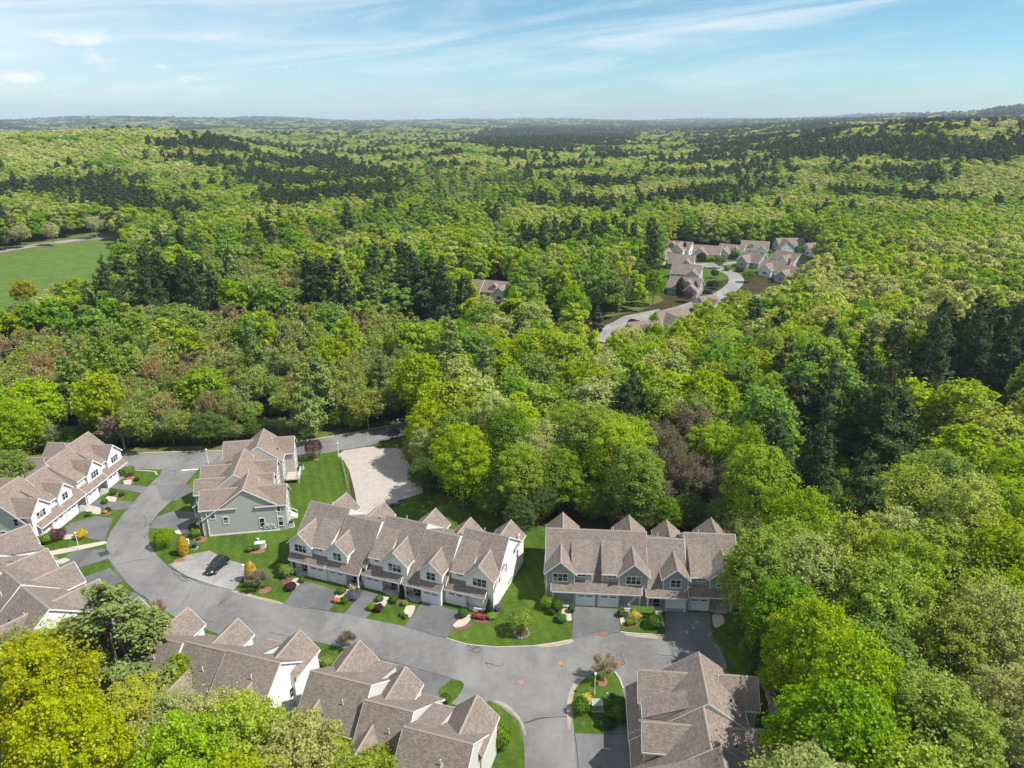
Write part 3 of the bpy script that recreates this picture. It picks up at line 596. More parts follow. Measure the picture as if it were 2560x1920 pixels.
rowB = row('sage grey townhouse row seen end on with four windows in its broad gable wall', FR['B'], [
    U((0, 8.6), -.1, 7.3, 9.0, (2.7, 4.6), (5.2, 8.0), (1.2, 4.8), (2.3, 5.0), (5.2, 7.8)),
    U((8.6, 14.8), -2.3, 4.8, 8.8, (12.7, 3.9), (8.9, 11.6), (11.8, 14.6), (12.1, 4.2), (8.9, 10.6)),
    U((14.8, 19.9), -2.2, 4.8, 8.8, (18.2, 3.9), (14.9, 17.4), (17.5, 19.8), (17.6, 4.0), None),
    U((19.9, 26.3), 0.0, 7.6, 9.0, (23.7, 5.0), (20.0, 22.6), (22.8, 25.6), (23.6, 5.2), None, de=13.2, re=14.4, ground=True)],
    'sage', None, 'roof_b', end_windows=((26.3, 1.9, 3.55, .75, 1.3, 1, Q), (26.3, 4.0, 2.4, .75, 1.2, 1, Q), (26.3, 10.1, 1.0, .8, 1.75, 1, Q), (26.3, 13.1, 3.9, .75, 1.3, 1, Q), (26.3, 13.3, 1.0, .8, 1.7, 1, Q)))
rowE = row('grey townhouse row at the bottom right, seen from above, ridge pointing at the camera', FR['E'], [
    U((.2, 8.2), -.6, 6.5, 9.0, (2.5, 4.8), (5.0, 7.8), (1.0, 4.7), (2.3, 5.0), (4.9, 7.5), fe=1.4),
    U((8.2, 14.0), -.6, 5.9, 8.5, (10.0, 3.9), (8.4, 11.0), (11.2, 13.8), (9.9, 4.0), None, fe=1.3),
    U((14.0, 21.5), -.4, 6.8, 9.0, (18.5, 4.6), (14.4, 17.2), (17.5, 20.8), (18.0, 5.0), (14.4, 16.2), fe=1.4)], 'mint')
rowF2 = row('three staggered townhouses at the bottom centre, their backs turned to the camera', FR['F2'], [
    U((0, 7.75), -1.0, 6.5, 9.3, (2.2, 4.8), (4.8, 7.5), (1.2, 4.6), (2.6, 4.6), (5.0, 7.4), fe=1.4, ground=True),
    U((7.75, 13.75), -3.1, 3.9, 8.8, (12.2, 4.0), (8.0, 10.6), (10.8, 13.6), (12.0, 3.6), None, fe=1.4, de=10.6),
    U((13.75, 21.5), -5.4, 2.15, 9.3, (19.6, 4.6), (14.0, 16.8), (17.0, 20.4), (19.5, 4.0), (14.4, 17), fe=1.5, de=11.8)],
    'mint', end_windows=((0, 8.2, 3.4, .75, 1.4, 1, -Q), (0, 3.4, 2.4, .75, 1.2, 1, -Q)))
rowF1 = row('townhouse row at the lower left with a bare white end wall, partly behind trees', FR['F1'], [
    U((0, 7.3), -4.8, 2.1, 9.3, (1.9, 4.8), (4.6, 7.2), (1.0, 4.4), (2.4, 4.4), (4.4, 6.8), fe=1.3, ground=True),
    U((7.3, 13.4), -4.8, 2.2, 9.2, (11.4, 4.0), (7.6, 10.2), (10.4, 13.2), (11.4, 3.4), None, fe=1.3, de=10.8),
    U((13.4, 21.4), -4.6, 2.6, 9.2, (19.2, 4.4), (13.8, 16.6), (16.9, 20.6), (19.2, 4.4), None, fe=1.3),
    U((21.4, 30.0), -4.4, 2.8, 9.0, (27.2, 4.6), (22.0, 24.8), (25.0, 28.6), (27.0, 4.6), (22.0, 24.8), fe=1.3)],
    'white', end_windows=((0, .6, 2.6, .8, 1.4, 1, -Q), (0, -4.2, 5.2, .5, .6, 2, -Q)))
rowG = row('townhouse row at the far left bottom, brown roofs running off the left edge', FR['G'], [
    U((.2, 8.6), -.2, 7.2, 9.0, (3.0, 5.0), (5.6, 8.4), (1.6, 5.2), (3.2, 4.8), None, fe=1.3),
    U((8.6, 14.2), -.2, 7.2, 9.2, (10.7, 4.6), (8.9, 11.5), (11.7, 14.0), (10.8, 4.2), None, fe=1.3),
    U((14.2, 21.5), .6, 7.8, 9.2, (17.6, 4.8), (14.5, 17.2), (17.6, 20.4), (18.0, 4.6), (19.6, 21.3), fe=1.6),
    U((21.5, 30.5), -.8, 7.2, 9.2, (27.6, 4.8), (22.0, 24.8), (25.2, 28.8), (27.0, 4.8), (22.0, 25.0), fe=1.3)], 'white')
# ------------------------------------------------------------------ cottages of the far street and the house between the pines
def cottage(px, py, yaw, w, d, wall_m, label, wing=(.7, 5.6, 3.0), wing_gar=True, dorm=None, chimney=None, hz=2.7, ridge=None, roof_m='roof_b', garage_front=False):
    """storey-and-a-half cottage: main gable ridge along x, wing gable to the front (-y)"""
    w *= 1.02; wing = (wing[0], wing[1] * 1.1, wing[2]); hz += .45
    x, y = G(px, py); rt = thing('cottage', label, 'house', (x, y, 0), R(yaw), 'cottages of the far street')
    FOOT.append((((x, y), (math.cos(R(yaw)), math.sin(R(yaw)))), -w / 2 - 2, w / 2 + 2, -wing[2] - 2, d + 2))
    zr = ridge or hz + d / 2 * .78; Wm, Rm = M[wall_m], M[roof_m]; s = (zr - hz) / (d / 2)
    MB().pu([(0, 0), (0, hz), (d / 2, zr - .05), (d, hz), (d, 0)], -w / 2, w / 2).build('wall', Wm, rt)
    rf = MB(); rf.slab_u((-.5, hz - .5 * s + .12), (d / 2, zr + .12), -w / 2 - .3, w / 2 + .3); rf.slab_u((d / 2, zr + .12), (d + .5, hz - .5 * s + .12), -w / 2 - .3, w / 2 + .3); rf.build('roof', Rm, rt)
    tr = MB()
    for uu in (-w / 2 - .36, w / 2 + .3): tr.pu([(-.5, hz - .5 * s - .2), (-.5, hz - .5 * s + .08), (d / 2, zr + .08), (d + .5, hz - .5 * s + .08), (d + .5, hz - .5 * s - .2), (d / 2, zr - .22)], uu, uu + .06)
    tr.box(-w / 2 - .3, w / 2 + .3, -.56, -.5, hz - .5 * s - .1, hz - .5 * s + .1); tr.build('trim', M['trim'], rt)
    c, ww, pr = wing[0] * w / 2 * .75, wing[1], wing[2]
    az = hz + ww / 2 * .85
    MB().pv([(c - ww / 2, 0), (c - ww / 2, hz), (c, az), (c + ww / 2, hz), (c + ww / 2, 0)], -pr, d * .4).build('garage_wing', Wm, rt)
    gable_roof(rt, 'garage_wing_roof', Rm, c, ww, hz + .02, az, -pr - .3, d / 2 * min(1, (az - hz) / (zr - hz)) + .1)
    if wing_gar:
        fr = MB(); fr.box(-2.5, 2.5, -.05, .03, 0, 2.35); o = fr.build('garage_door', M['door_white'], rt, (c, -pr, 0))
        for k in range(4): MB().box(-2.2 + k * 1.2, -1.4 + k * 1.2, -.08, -.04, 1.75, 2.1).build('pane', M['glass'], o)
    else: window(rt, c, -pr, .9, 1.8, 1.3, 2)
    rest = -1 if c > 0 else 1
    for k in (0.45, 0.85):
        xx = rest * w / 2 * k - (0 if rest < 0 else 0)
        if abs(xx - c) > ww / 2 + .8: window(rt, xx, 0, .85, 1.2, 1.4, 2)
    for sg in (-1, 1):
        window(rt, sg * w / 2, d * .3, .9, 1.0, 1.4, 1, sg * Q); window(rt, sg * w / 2, d * .68, .9, 1.0, 1.4, 1, sg * Q); window(rt, sg * w / 2, d * .5, hz + .6, 1.0, 1.1, 2, sg * Q)
    if dorm:
        dc, dw, zz = dorm[0] * w / 2, dorm[1], hz + 1.0; dv = 1.0 / s - .3
        da = zz + 1.3 + dw / 2 * .7
        MB().pv([(dc - dw / 2, zz - .4), (dc - dw / 2, zz + 1.3), (dc, da), (dc + dw / 2, zz + 1.3), (dc + dw / 2, zz - .4)], dv, d / 2).build('dormer', M['white'], rt)
        gable_roof(rt, 'dormer_roof', Rm, dc, dw, zz + 1.32, da, dv - .25, d / 2 + .2)
        window(rt, dc, dv, zz + .3, 1.1, 1.0, 2)
    if chimney: MB().box(chimney[0] * w / 2 - .5, chimney[0] * w / 2 + .5, chimney[1] * d - .4, chimney[1] * d + .4, 0, zr + 2.2).build('chimney', M['brick'], rt)
    return rt
cottage(1692, 636, -32, 13, 9, 'white', 'white cottage at the upper left of the far street beside the tall spruce', (.2, 6.5, 4), True, (-.5, 2.2))
cottage(1764, 648, -24, 14, 9, 'white', 'white cottage with a wide gable, second along the top of the far street', (-.5, 6.4, 3.5), True)
cottage(1822, 645, -34, 13, 9, 'green', 'grey-green cottage with two white front gables, third along the top of the street', (-.4, 5.0, 4), False, (.4, 2.0))
cottage(1884, 638, -20, 14, 10, 'white', 'white-walled cottage with a porch gable, fourth along the top', (.75, 4.4, 2.5), False, (-.2, 2.4))
cottage(1980, 628, 6, 15, 9, 'blue', 'cottage with a pale shade-blue garage gable standing alone below the dark woods', (-.75, 7, 3), True)
cottage(2052, 640, 20, 13, 9, 'blue', 'shade-blue cottage at the right end, half hidden by the trees', (-.6, 6, 4), True)
cottage(1868, 668, -52, 12, 9, 'slate', 'dark cottage with a porch on the inner bend of the far street', (-.3, 5.6, 3), False)
cottage(1953, 664, -60, 14, 9, 'mint', 'pale cottage with one small gable window, behind the porch cottage', (.5, 5.4, 3), False)
cottage(1928, 690, -48, 13, 9, 'blue', 'shade-blue cottage in front of the brick chimney on the right of the far street', (-.4, 5.4, 3), False, None, (.95, .4))
cottage(1965, 706, -50, 12, 9, 'slate', 'slate cottage lowest in the right-hand cluster, just above the yellow trees', (-.2, 5.2, 3), False)
cottage(1668, 660, 38, 12, 9, 'cream', 'cream cottage half behind the tall spruce on the far street', (.6, 5, 3), False)
cottage(1700, 674, -20, 12, 9, 'sage', 'sage cottage with a long plain roof, upper of the left stack', (.7, 5, 4), False)
cottage(1712, 701, -22, 13, 9, 'blue', 'shade-blue gabled cottage, middle of the left stack on the far street', (.75, 5, 4), False)
cottage(1706, 738, -26, 13, 9.5, 'slate', 'dark sage cottage with white garage gable above the sloping lawn', (.8, 5, 4.5), True, (.25, 2.0), None)
cottage(1782, 780, 30, 8, 7, 'blue', 'small shade-blue gabled roof just below the far street kerb', (-.3, 4.6, 3), False)
cottage(1692, 824, 20, 12, 8, 'slate', 'slate blue gable beneath the road fork, its roof sticking out of the trees', (-.6, 5.6, 4), False)
cottage(1622, 856, 14, 11, 8, 'slate', 'brown roofed cottage at the road fork with only its roof showing above the trees', (-.1, 5.4, 4), False)
cottage(1238, 748, -22, 14, 9, 'white', 'white house between dark pines in the middle distance with a small arched dormer', (.55, 5.4, 3), False, (-.15, 2.2))
cottage(1160, 742, -22, 14, 9, 'white', 'white house mostly hidden behind the dark pines, only roof corners showing', (.55, 5.4, 3), False)
cottage(1505, 925, 10, 12, 9, 'slate', 'grey roof glimpsed through the yellow-green crowns in the middle of the woods', (.4, 5, 3), False)
# ------------------------------------------------------------------ tree kinds
KIND = dict(
    Y=dict(shape='round', col=(.350, .460, .014), name='broadleaf_tree', txt='bright yellow-green leafy'),
    E=dict(shape='round', col=(.440, .490, .012), name='broadleaf_tree', txt='brilliant yellow leafy'),
    G=dict(shape='round', col=(.225, .365, .022), name='broadleaf_tree', txt='fresh mid-green leafy'),
    P=dict(shape='round', col=(.460, .500, .150), name='broadleaf_tree', txt='pale cream-green budding'),
    O=dict(shape='round', col=(.420, .400, .020), name='broadleaf_tree', txt='golden yellow budding'),
    D=dict(shape='round', col=(.135, .225, .030), name='broadleaf_tree', txt='deep green leafy'),
    T=dict(shape='twig', col=(.345, .410, .085), name='swamp_tree', txt='thin olive-green half-leafed'),
    R=dict(shape='twig', col=(.420, .320, .120), name='swamp_tree', txt='rusty orange budding'),
    B=dict(shape='twig', col=(.27, .23, .155), name='swamp_tree', txt='bare grey-brown twiggy'),
    S=dict(shape='twig', col=(.310, .400, .150), name='swamp_tree', txt='silvery grey-green willowy'),
    M=dict(shape='twig', col=(.44, .34, .25), name='flowering_tree', txt='faded pink blossoming'),
    V=dict(shape='twig', col=(.52, .54, .27), name='broadleaf_tree', txt='cream blossoming'),
    W=dict(shape='twig', col=(.60, .55, .44), name='flowering_tree', txt='white blossoming'),
    C=dict(shape='pine', col=(.056, .094, .025), name='pine_tree', txt='dark white pine'),
    L=dict(shape='pine', col=(.190, .285, .050), name='pine_tree', txt='lighter green pine'),
    K=dict(shape='spruce', col=(.075, .11, .085), name='spruce_tree', txt='blue-grey spruce'),
)
for k, q in KIND.items(): q['mat'] = foliage('leaves_' + q['txt'].replace(' ', '_').replace('-', '_'), q['col'], trans=.28 if q['shape'] in ('pine', 'spruce') else .52, val=.17, hue=.014 if q['shape'] == 'round' else .02)
ng = np.random.default_rng(11)
def unit(v): return v / np.maximum(np.linalg.norm(v, axis=-1, keepdims=True), 1e-9)
def cards(P_, N_, s, asp=1.35, g=ng):
    """kite shaped leaf clumps at points P_ facing N_ : vertex array (n, 4, 3)"""
    n = len(P_); N_ = unit(N_); t = unit(np.cross(N_, g.normal(size=(n, 3)))); b = np.cross(N_, t); s = np.asarray(s).reshape(-1, 1) * np.ones((n, 1))
    return np.stack([P_ - b * s * .5 * asp, P_ + t * s * .5 + N_ * s * .12, P_ + b * s * .5 * asp, P_ - t * s * .5 + N_ * s * .12], 1)
def quads_mesh(name, V, m, tris=None):
    V = np.asarray(V, np.float32); n = len(V); me = bpy.data.meshes.new(name); k = V.shape[1]
    me.vertices.add(n * k); me.vertices.foreach_set('co', V.reshape(-1)); me.loops.add(n * k); me.loops.foreach_set('vertex_index', np.arange(n * k, dtype=np.int32))
    me.polygons.add(n); me.polygons.foreach_set('loop_start', np.arange(0, n * k, k, dtype=np.int32))
    me.update(calc_edges=True); me.materials.append(m); return me
def round_cards(r, h, n, size, g, lo=.30, nclump=46):
    """clumped crown: irregular shell of leaf clumps with gaps between"""
    zc = h * (1 + lo) / 2; hz = h * (1 - lo) / 2
    lobes = unit(g.normal(size=(7, 3))); lob_a = g.uniform(-.16, .22, 7)
    d = unit(g.normal(size=(nclump * 3, 3))); d = d[d[:, 2] > -.55][:nclump]
    d = d[np.argsort(-d[:, 2])]
    f = 1 + (np.maximum(d @ lobes.T, 0) ** 3 * lob_a).sum(1); rad = f * g.uniform(.58, 1.02, len(d))
    c = d * rad[:, None] * np.array([r, r, hz]) * .92; c[:, 2] = np.where(c[:, 2] < 0, c[:, 2] * .9, c[:, 2])
    cr = r * g.uniform(.75, 1.35, len(c)) * (1.55 if n > 4000 else 1.75) / np.sqrt(nclump)
    w = cr ** 2 * (1.25 + .6 * d[:, 2]); w = w / w.sum(); idx = g.choice(len(c), n, p=w)
    e = unit(g.normal(size=(n, 3)) + np.array([0, 0, .45]) + d[idx] * .55)
    p = c[idx] + e * (cr[idx] * g.uniform(.42, 1.13, n))[:, None] * np.array([1, 1, .7])
    if n > 4000:      # loose sprays between the clumps
        k = g.uniform(size=n) < .18; u_ = unit(g.normal(size=(n, 3)) + np.array([0, 0, .35])); fr_ = (1 + (np.maximum(u_ @ lobes.T, 0) ** 3 * lob_a).sum(1)) * g.uniform(.55, 1.0, n) * (1 + .09 * np.sin(u_[:, 0] * 9 + 3 * u_[:, 2]) * np.cos(u_[:, 1] * 11))
        p = np.where(k[:, None], u_ * fr_[:, None] * np.array([r, r, hz]), p); e = np.where(k[:, None], u_, e)
    p[:, 2] += zc
    nn = e * .6 + g.normal(size=(n, 3)) * (.6 if n > 4000 else .42) + np.array([0, 0, .35])
    return cards(p, nn, size * g.uniform(.6, 1.3, n), 1.3, g), c + np.array([0, 0, zc])
def limbs(h, top, tips, g, r0, nb, m):
    mb = MB(); mb.tube([(0, 0, -.3), (g.normal() * .1, g.normal() * .1, top * .4), (g.normal() * .25, g.normal() * .25, top * .75), (g.normal() * .3, g.normal() * .3, top)], [r0 * 1.15, r0 * .85, r0 * .6, r0 * .2], 6)
    for k in range(nb):
        q = tips[int(g.integers(len(tips)))]; z0 = top * g.uniform(.45, .85)
        mid = np.array([q[0] * .45, q[1] * .45, z0 + (q[2] - z0) * .6])
        mb.tube([(0, 0, z0), tuple(mid), tuple(q)], [r0 * .36, r0 * .22, r0 * .05], 4, False)
    return mb.mesh('trunk', m)
def twig_cards(r, h, n_leaf, n_twig, size, g, wid=.05):
    """vase of fine upright twigs with sparse leaf specks"""
    nb = 26; a = g.uniform(0, 2 * np.pi, nb); rr_ = r * np.sqrt(g.uniform(.02, 1, nb)); z1 = h * (1 - .32 * (rr_ / r) ** 2) * g.uniform(.82, 1.0, nb)
    base = np.stack([rr_ * .18 * np.cos(a), rr_ * .18 * np.sin(a), h * g.uniform(.12, .4, nb)], 1); tip = np.stack([rr_ * np.cos(a), rr_ * np.sin(a), z1], 1)
    i = g.integers(0, nb, n_twig); t = g.uniform(.35, .95, n_twig)[:, None]; p0 = base[i] * (1 - t) + tip[i] * t
    dr = unit(unit(tip - base)[i] * .9 + g.normal(size=(n_twig, 3)) * .55 + np.array([0, 0, .25])); ln = g.uniform(.08, .2, (n_twig, 1)) * h * .62
    p1 = p0 + dr * ln; sd_ = unit(np.cross(dr, g.normal(size=(n_twig, 3)))) * wid
    tw = np.stack([p0 - sd_, p0 + sd_, p1 + sd_ * .3, p1 - sd_ * .3], 1)
    j = g.integers(0, n_twig, n_leaf); q = g.uniform(.15, 1.08, n_leaf)[:, None]
    lp = p0[j] * (1 - q) + p1[j] * q + g.normal(size=(n_leaf, 3)) * .22
    lf = cards(lp, g.normal(size=(n_leaf, 3)) + np.array([0, 0, .7]), size * g.uniform(.6, 1.3, n_leaf), 1.25, g)
    return lf, tw, tip
def pine_cards(r, h, n, size, g, lo=.2, spire=.74, flat=.3):
    """whorls of flat feathery boughs"""
    V = []; nl = 13; tips = []; boughs = []
    for k in range(nl):
        f = lo + (1 - lo) * (k + g.uniform(-.25, .25)) / nl; pr = (1 - ((f - lo) / (1 - lo)) ** 1.6) ** spire
        for b in range(int(5 + 2 * (1 - f))):
            a = g.uniform(0, 2 * np.pi); L = r * pr * g.uniform(.55, 1.12) + .35
            boughs.append((f * h, a, L, g.uniform(-.08, .22)))
    for k in range(3): boughs.append((h * g.uniform(.93, .99), g.uniform(0, 6.28), r * .12, .9))
    tot = sum(b[2] ** 1.3 for b in boughs)
    for z, a, L, up in boughs:
        m_ = max(6, int(n * L ** 1.3 / tot)); t = np.sqrt(g.uniform(.04, 1, m_)); wd = L * .30 * (1 - abs(t - .6) * 1.1) + .18
        x = t * L; y = g.normal(size=m_) * wd * .55; zz = z + x * up + g.normal(size=m_) * (flat * .5 + .05 * L) - (y / (wd + .1)) ** 2 * .12
        zz += .35 * np.maximum(t - .7, 0) * L * .4
        p = np.stack([x * np.cos(a) - y * np.sin(a), x * np.sin(a) + y * np.cos(a), zz], 1)
        nn = np.stack([np.cos(a) * .35 + g.normal(size=m_) * .4, np.sin(a) * .35 + g.normal(size=m_) * .4, np.full(m_, 1.0)], 1)
        V.append(cards(p, nn, size * g.uniform(.6, 1.3, m_), 1.7, g)); tips.append((L * np.cos(a) * .8, L * np.sin(a) * .8, z + L * up * .8))
    return np.concatenate(V), tips
BASE = dict(round=(5.5, 17.0), twig=(4.0, 13.0), pine=(5.0, 20.0), spruce=(2.4, 9.0))
PROTO = {}
def proto(shape, lod, seed):
    """meshes of one tree shape at one level of detail: (trunk or None, crown vertices, twig vertices or None)"""
    key = (shape, lod, seed)
    if key in PROTO: return PROTO[key]
    g = np.random.default_rng(100 + seed * 17 + len(shape)); r, h = BASE[shape]
    nl, sz = {'round': [(28000, .235), (8500, .48), (3400, .78), (1100, 1.4)], 'twig': [(8500, .20), (4200, .32), (2600, .48), (700, .95)],
              'pine': [(13000, .27), (6000, .42), (2600, .75), (800, 1.4)], 'spruce': [(4500, .26), (2400, .36), (900, .6), (300, 1.0)]}[shape][lod]
    tw = None
    if shape == 'round':
        cv, tips = round_cards(r, h, nl, sz, g, (.10 + .07 * (seed % 2)) if lod < 2 else .04, [150, 90, 60, 30][lod]); tr = limbs(h, h * .72, tips, g, .24, 12, M['bark']) if lod < 2 else None
    elif shape == 'twig':
        cv, tw, tips = twig_cards(r, h, nl, [1500, 900, 420, 120][lod], sz, g, [.028, .04, .07, .15][lod]); tr = limbs(h, h * .62, tips, g, .13, 16, M['pale_bark']) if lod < 2 else None
    elif shape == 'pine':
        cv, tips = pine_cards(r, h, nl, sz, g, .16 + .06 * seed); tr = limbs(h, h * .97, tips, g, .26, 26, M['bark']) if lod < 2 else None
    else:
        cv, tips = pine_cards(r, h, nl, sz, g, .04, .95, .12); tr = limbs(h, h * .95, tips, g, .14, 8, M['bark']) if lod < 2 else None
    PROTO[key] = (tr, cv, tw); return PROTO[key]
TWIG_MAT = plain('twigs', (.17, .14, .115), .95, .2, 2)
_cm = {}
def crown_mesh(shape, lod, seed):
    if (shape, lod, seed) not in _cm: _cm[(shape, lod, seed)] = quads_mesh('crown', proto(shape, lod, seed)[1], M['bark'])
    return _cm[(shape, lod, seed)]
_tm = {}
def twig_mesh(lod, seed):
    if (lod, seed) not in _tm: _tm[(lod, seed)] = quads_mesh('twigs', proto('twig', lod, seed)[2], TWIG_MAT)
    return _tm[(lod, seed)]
NSEED = dict(round=5, twig=4, pine=3, spruce=1)
TREES = []
def tree(kind, x, y, h, r, label, group=None, lod=0, seed=None, z=0.0, cat='tree'):
    q = KIND[kind]; sh = q['shape']; seed = rnd.randrange(NSEED[sh]) if seed is None else seed % NSEED[sh]
    br, bh = BASE[sh]; tr, _, tw = proto(sh, lod, seed)
    o = thing(q['name'], label, cat, (x, y, z), rnd.uniform(0, 6.283), group); o.scale = (r / br, r / br, h / bh)
    link('trunk', tr, o)
    c = link('crown', crown_mesh(sh, lod, seed), o); c.material_slots[0].link = 'OBJECT'; c.material_slots[0].material = q['mat']
    if tw is not None: link('twigs', twig_mesh(lod, seed), o)
    TREES.append((x, y, r)); return o
# ---- where the photograph sees clear ground or buildings: no tree may stand in front of these
VIS = [[(-80, 1170), (60, 1150), (95, 1115), (200, 1078), (300, 1118), (540, 1115), (560, 1078), (660, 1068), (745, 1090), (900, 1072), (1040, 1046), (1050, 1056), (1020, 1085), (1002, 1130), (1040, 1190), (1085, 1232), (1150, 1260), (1185, 1300),
        (1255, 1315), (1330, 1315), (1362, 1285), (1400, 1268), (1440, 1300), (1530, 1312), (1560, 1278), (1610, 1310), (1640, 1288), (1700, 1310), (1770, 1290), (1815, 1330), (1830, 1400), (1838, 1480), (1815, 1530), (1800, 1590), (1820, 1660), (1890, 1690), (1925, 1800), (1935, 1990),
        (1040, 1990), (960, 1925), (880, 1880), (800, 1850), (720, 1830), (690, 1790), (640, 1770), (560, 1730), (470, 1660), (420, 1570), (320, 1500), (230, 1530), (170, 1565), (0, 1545), (-80, 1560)],
       [(-80, 632), (60, 604), (200, 580), (262, 572), (300, 590), (285, 612), (262, 650), (232, 690), (170, 695), (125, 730), (50, 750), (-80, 790)],
       [(1655, 622), (1700, 612), (1800, 618), (1900, 612), (1960, 618), (2030, 618), (2062, 630), (2040, 645), (2000, 660), (1985, 692), (1905, 705), (1850, 722), (1795, 750), (1745, 764), (1690, 778), (1655, 790), (1600, 800), (1545, 826), (1528, 858), (1488, 848), (1505, 806), (1440, 805), (1340, 802), (1342, 772), (1480, 792), (1580, 772), (1648, 736), (1655, 690)],
       [(650, 1062), (740, 1052), (800, 1048), (800, 1070), (745, 1088), (660, 1092)],
       [(1196, 744), (1190, 722), (1215, 700), (1262, 702), (1272, 742), (1240, 752)], [(1120, 712), (1140, 690), (1170, 700), (1165, 730)]]
def inside(p, poly):
    x, y = p; c = False; j = len(poly) - 1
    for i in range(len(poly)):
        xi, yi = poly[i]; xj, yj = poly[j]
        if (yi > y) != (yj > y) and x < (xj - xi) * (y - yi) / (yj - yi) + xi: c = not c
        j = i
    return c
# single trees that stand clear in the photograph: nothing tall grows between them and the camera
CLEAR = [([(1985, 1120), (2005, 1010), (2070, 930), (2135, 1010), (2150, 1120)], 2065, 1030), ([(2150, 1120), (2175, 1000), (2240, 925), (2300, 1010), (2312, 1120)], 2215, 1050), ([(1962, 1240), (1995, 1160), (2060, 1100), (2110, 1170), (2120, 1250)], 2035, 1190),
         ([(955, 770), (1000, 640), (1040, 630), (1085, 730), (1115, 675), (1160, 760), (1140, 785), (1070, 785)], 1055, 730), ([(262, 750), (280, 705), (340, 668), (400, 662), (450, 690), (500, 682), (515, 740), (480, 755), (330, 755)], 375, 715), ([(1590, 690), (1605, 620), (1625, 570), (1648, 620), (1658, 690)], 1625, 625),
         ([(1345, 905), (1370, 850), (1440, 845), (1478, 905)], 1410, 890), ([(350, 815), (375, 790), (420, 790), (435, 815)], 392, 830), ([(1665, 1090), (1715, 985), (1800, 995), (1790, 1095)], 1720, 1070), ([(2200, 860), (2240, 815), (2290, 860), (2330, 840), (2400, 830), (2440, 810), (2560, 800), (2560, 930), (2240, 930)], 2380, 890)]
CLEAR = [(pl, math.hypot(*G(cx_, cy_, 12))) for pl, cx_, cy_ in CLEAR]
def blocked(x, y, h, r, z=0.0):
    if y < 20: return True
    d0 = math.hypot(x, y)
    for pl, dd in CLEAR:
        if d0 < dd - 3 and d0 > dd - 90:
            for dx, dz in ((0, 1.0), (-.6, .85), (.6, .85), (0, .6)):
                if inside(proj(x + dx * r, y, z + h * dz), pl): return True
    for dx, dz in ((-.85, .6), (.85, .6), (0, 1.0), (0, .1), (-.5, .9), (.5, .9), (0, .5), (-.6, .3), (.6, .3)):
        p = proj(x + dx * r, y, z + h * dz)
        if any(inside(p, v) for v in VIS): return True
    for (a, u), u0, u1, v0, v1 in FOOT:
        dx, dy = x - a[0], y - a[1]; uu = dx * u[0] + dy * u[1]; vv = -dx * u[1] + dy * u[0]
        if u0 - 1 < uu < u1 + 1 and v0 - 1 < vv < v1 + 1: return True
    return False
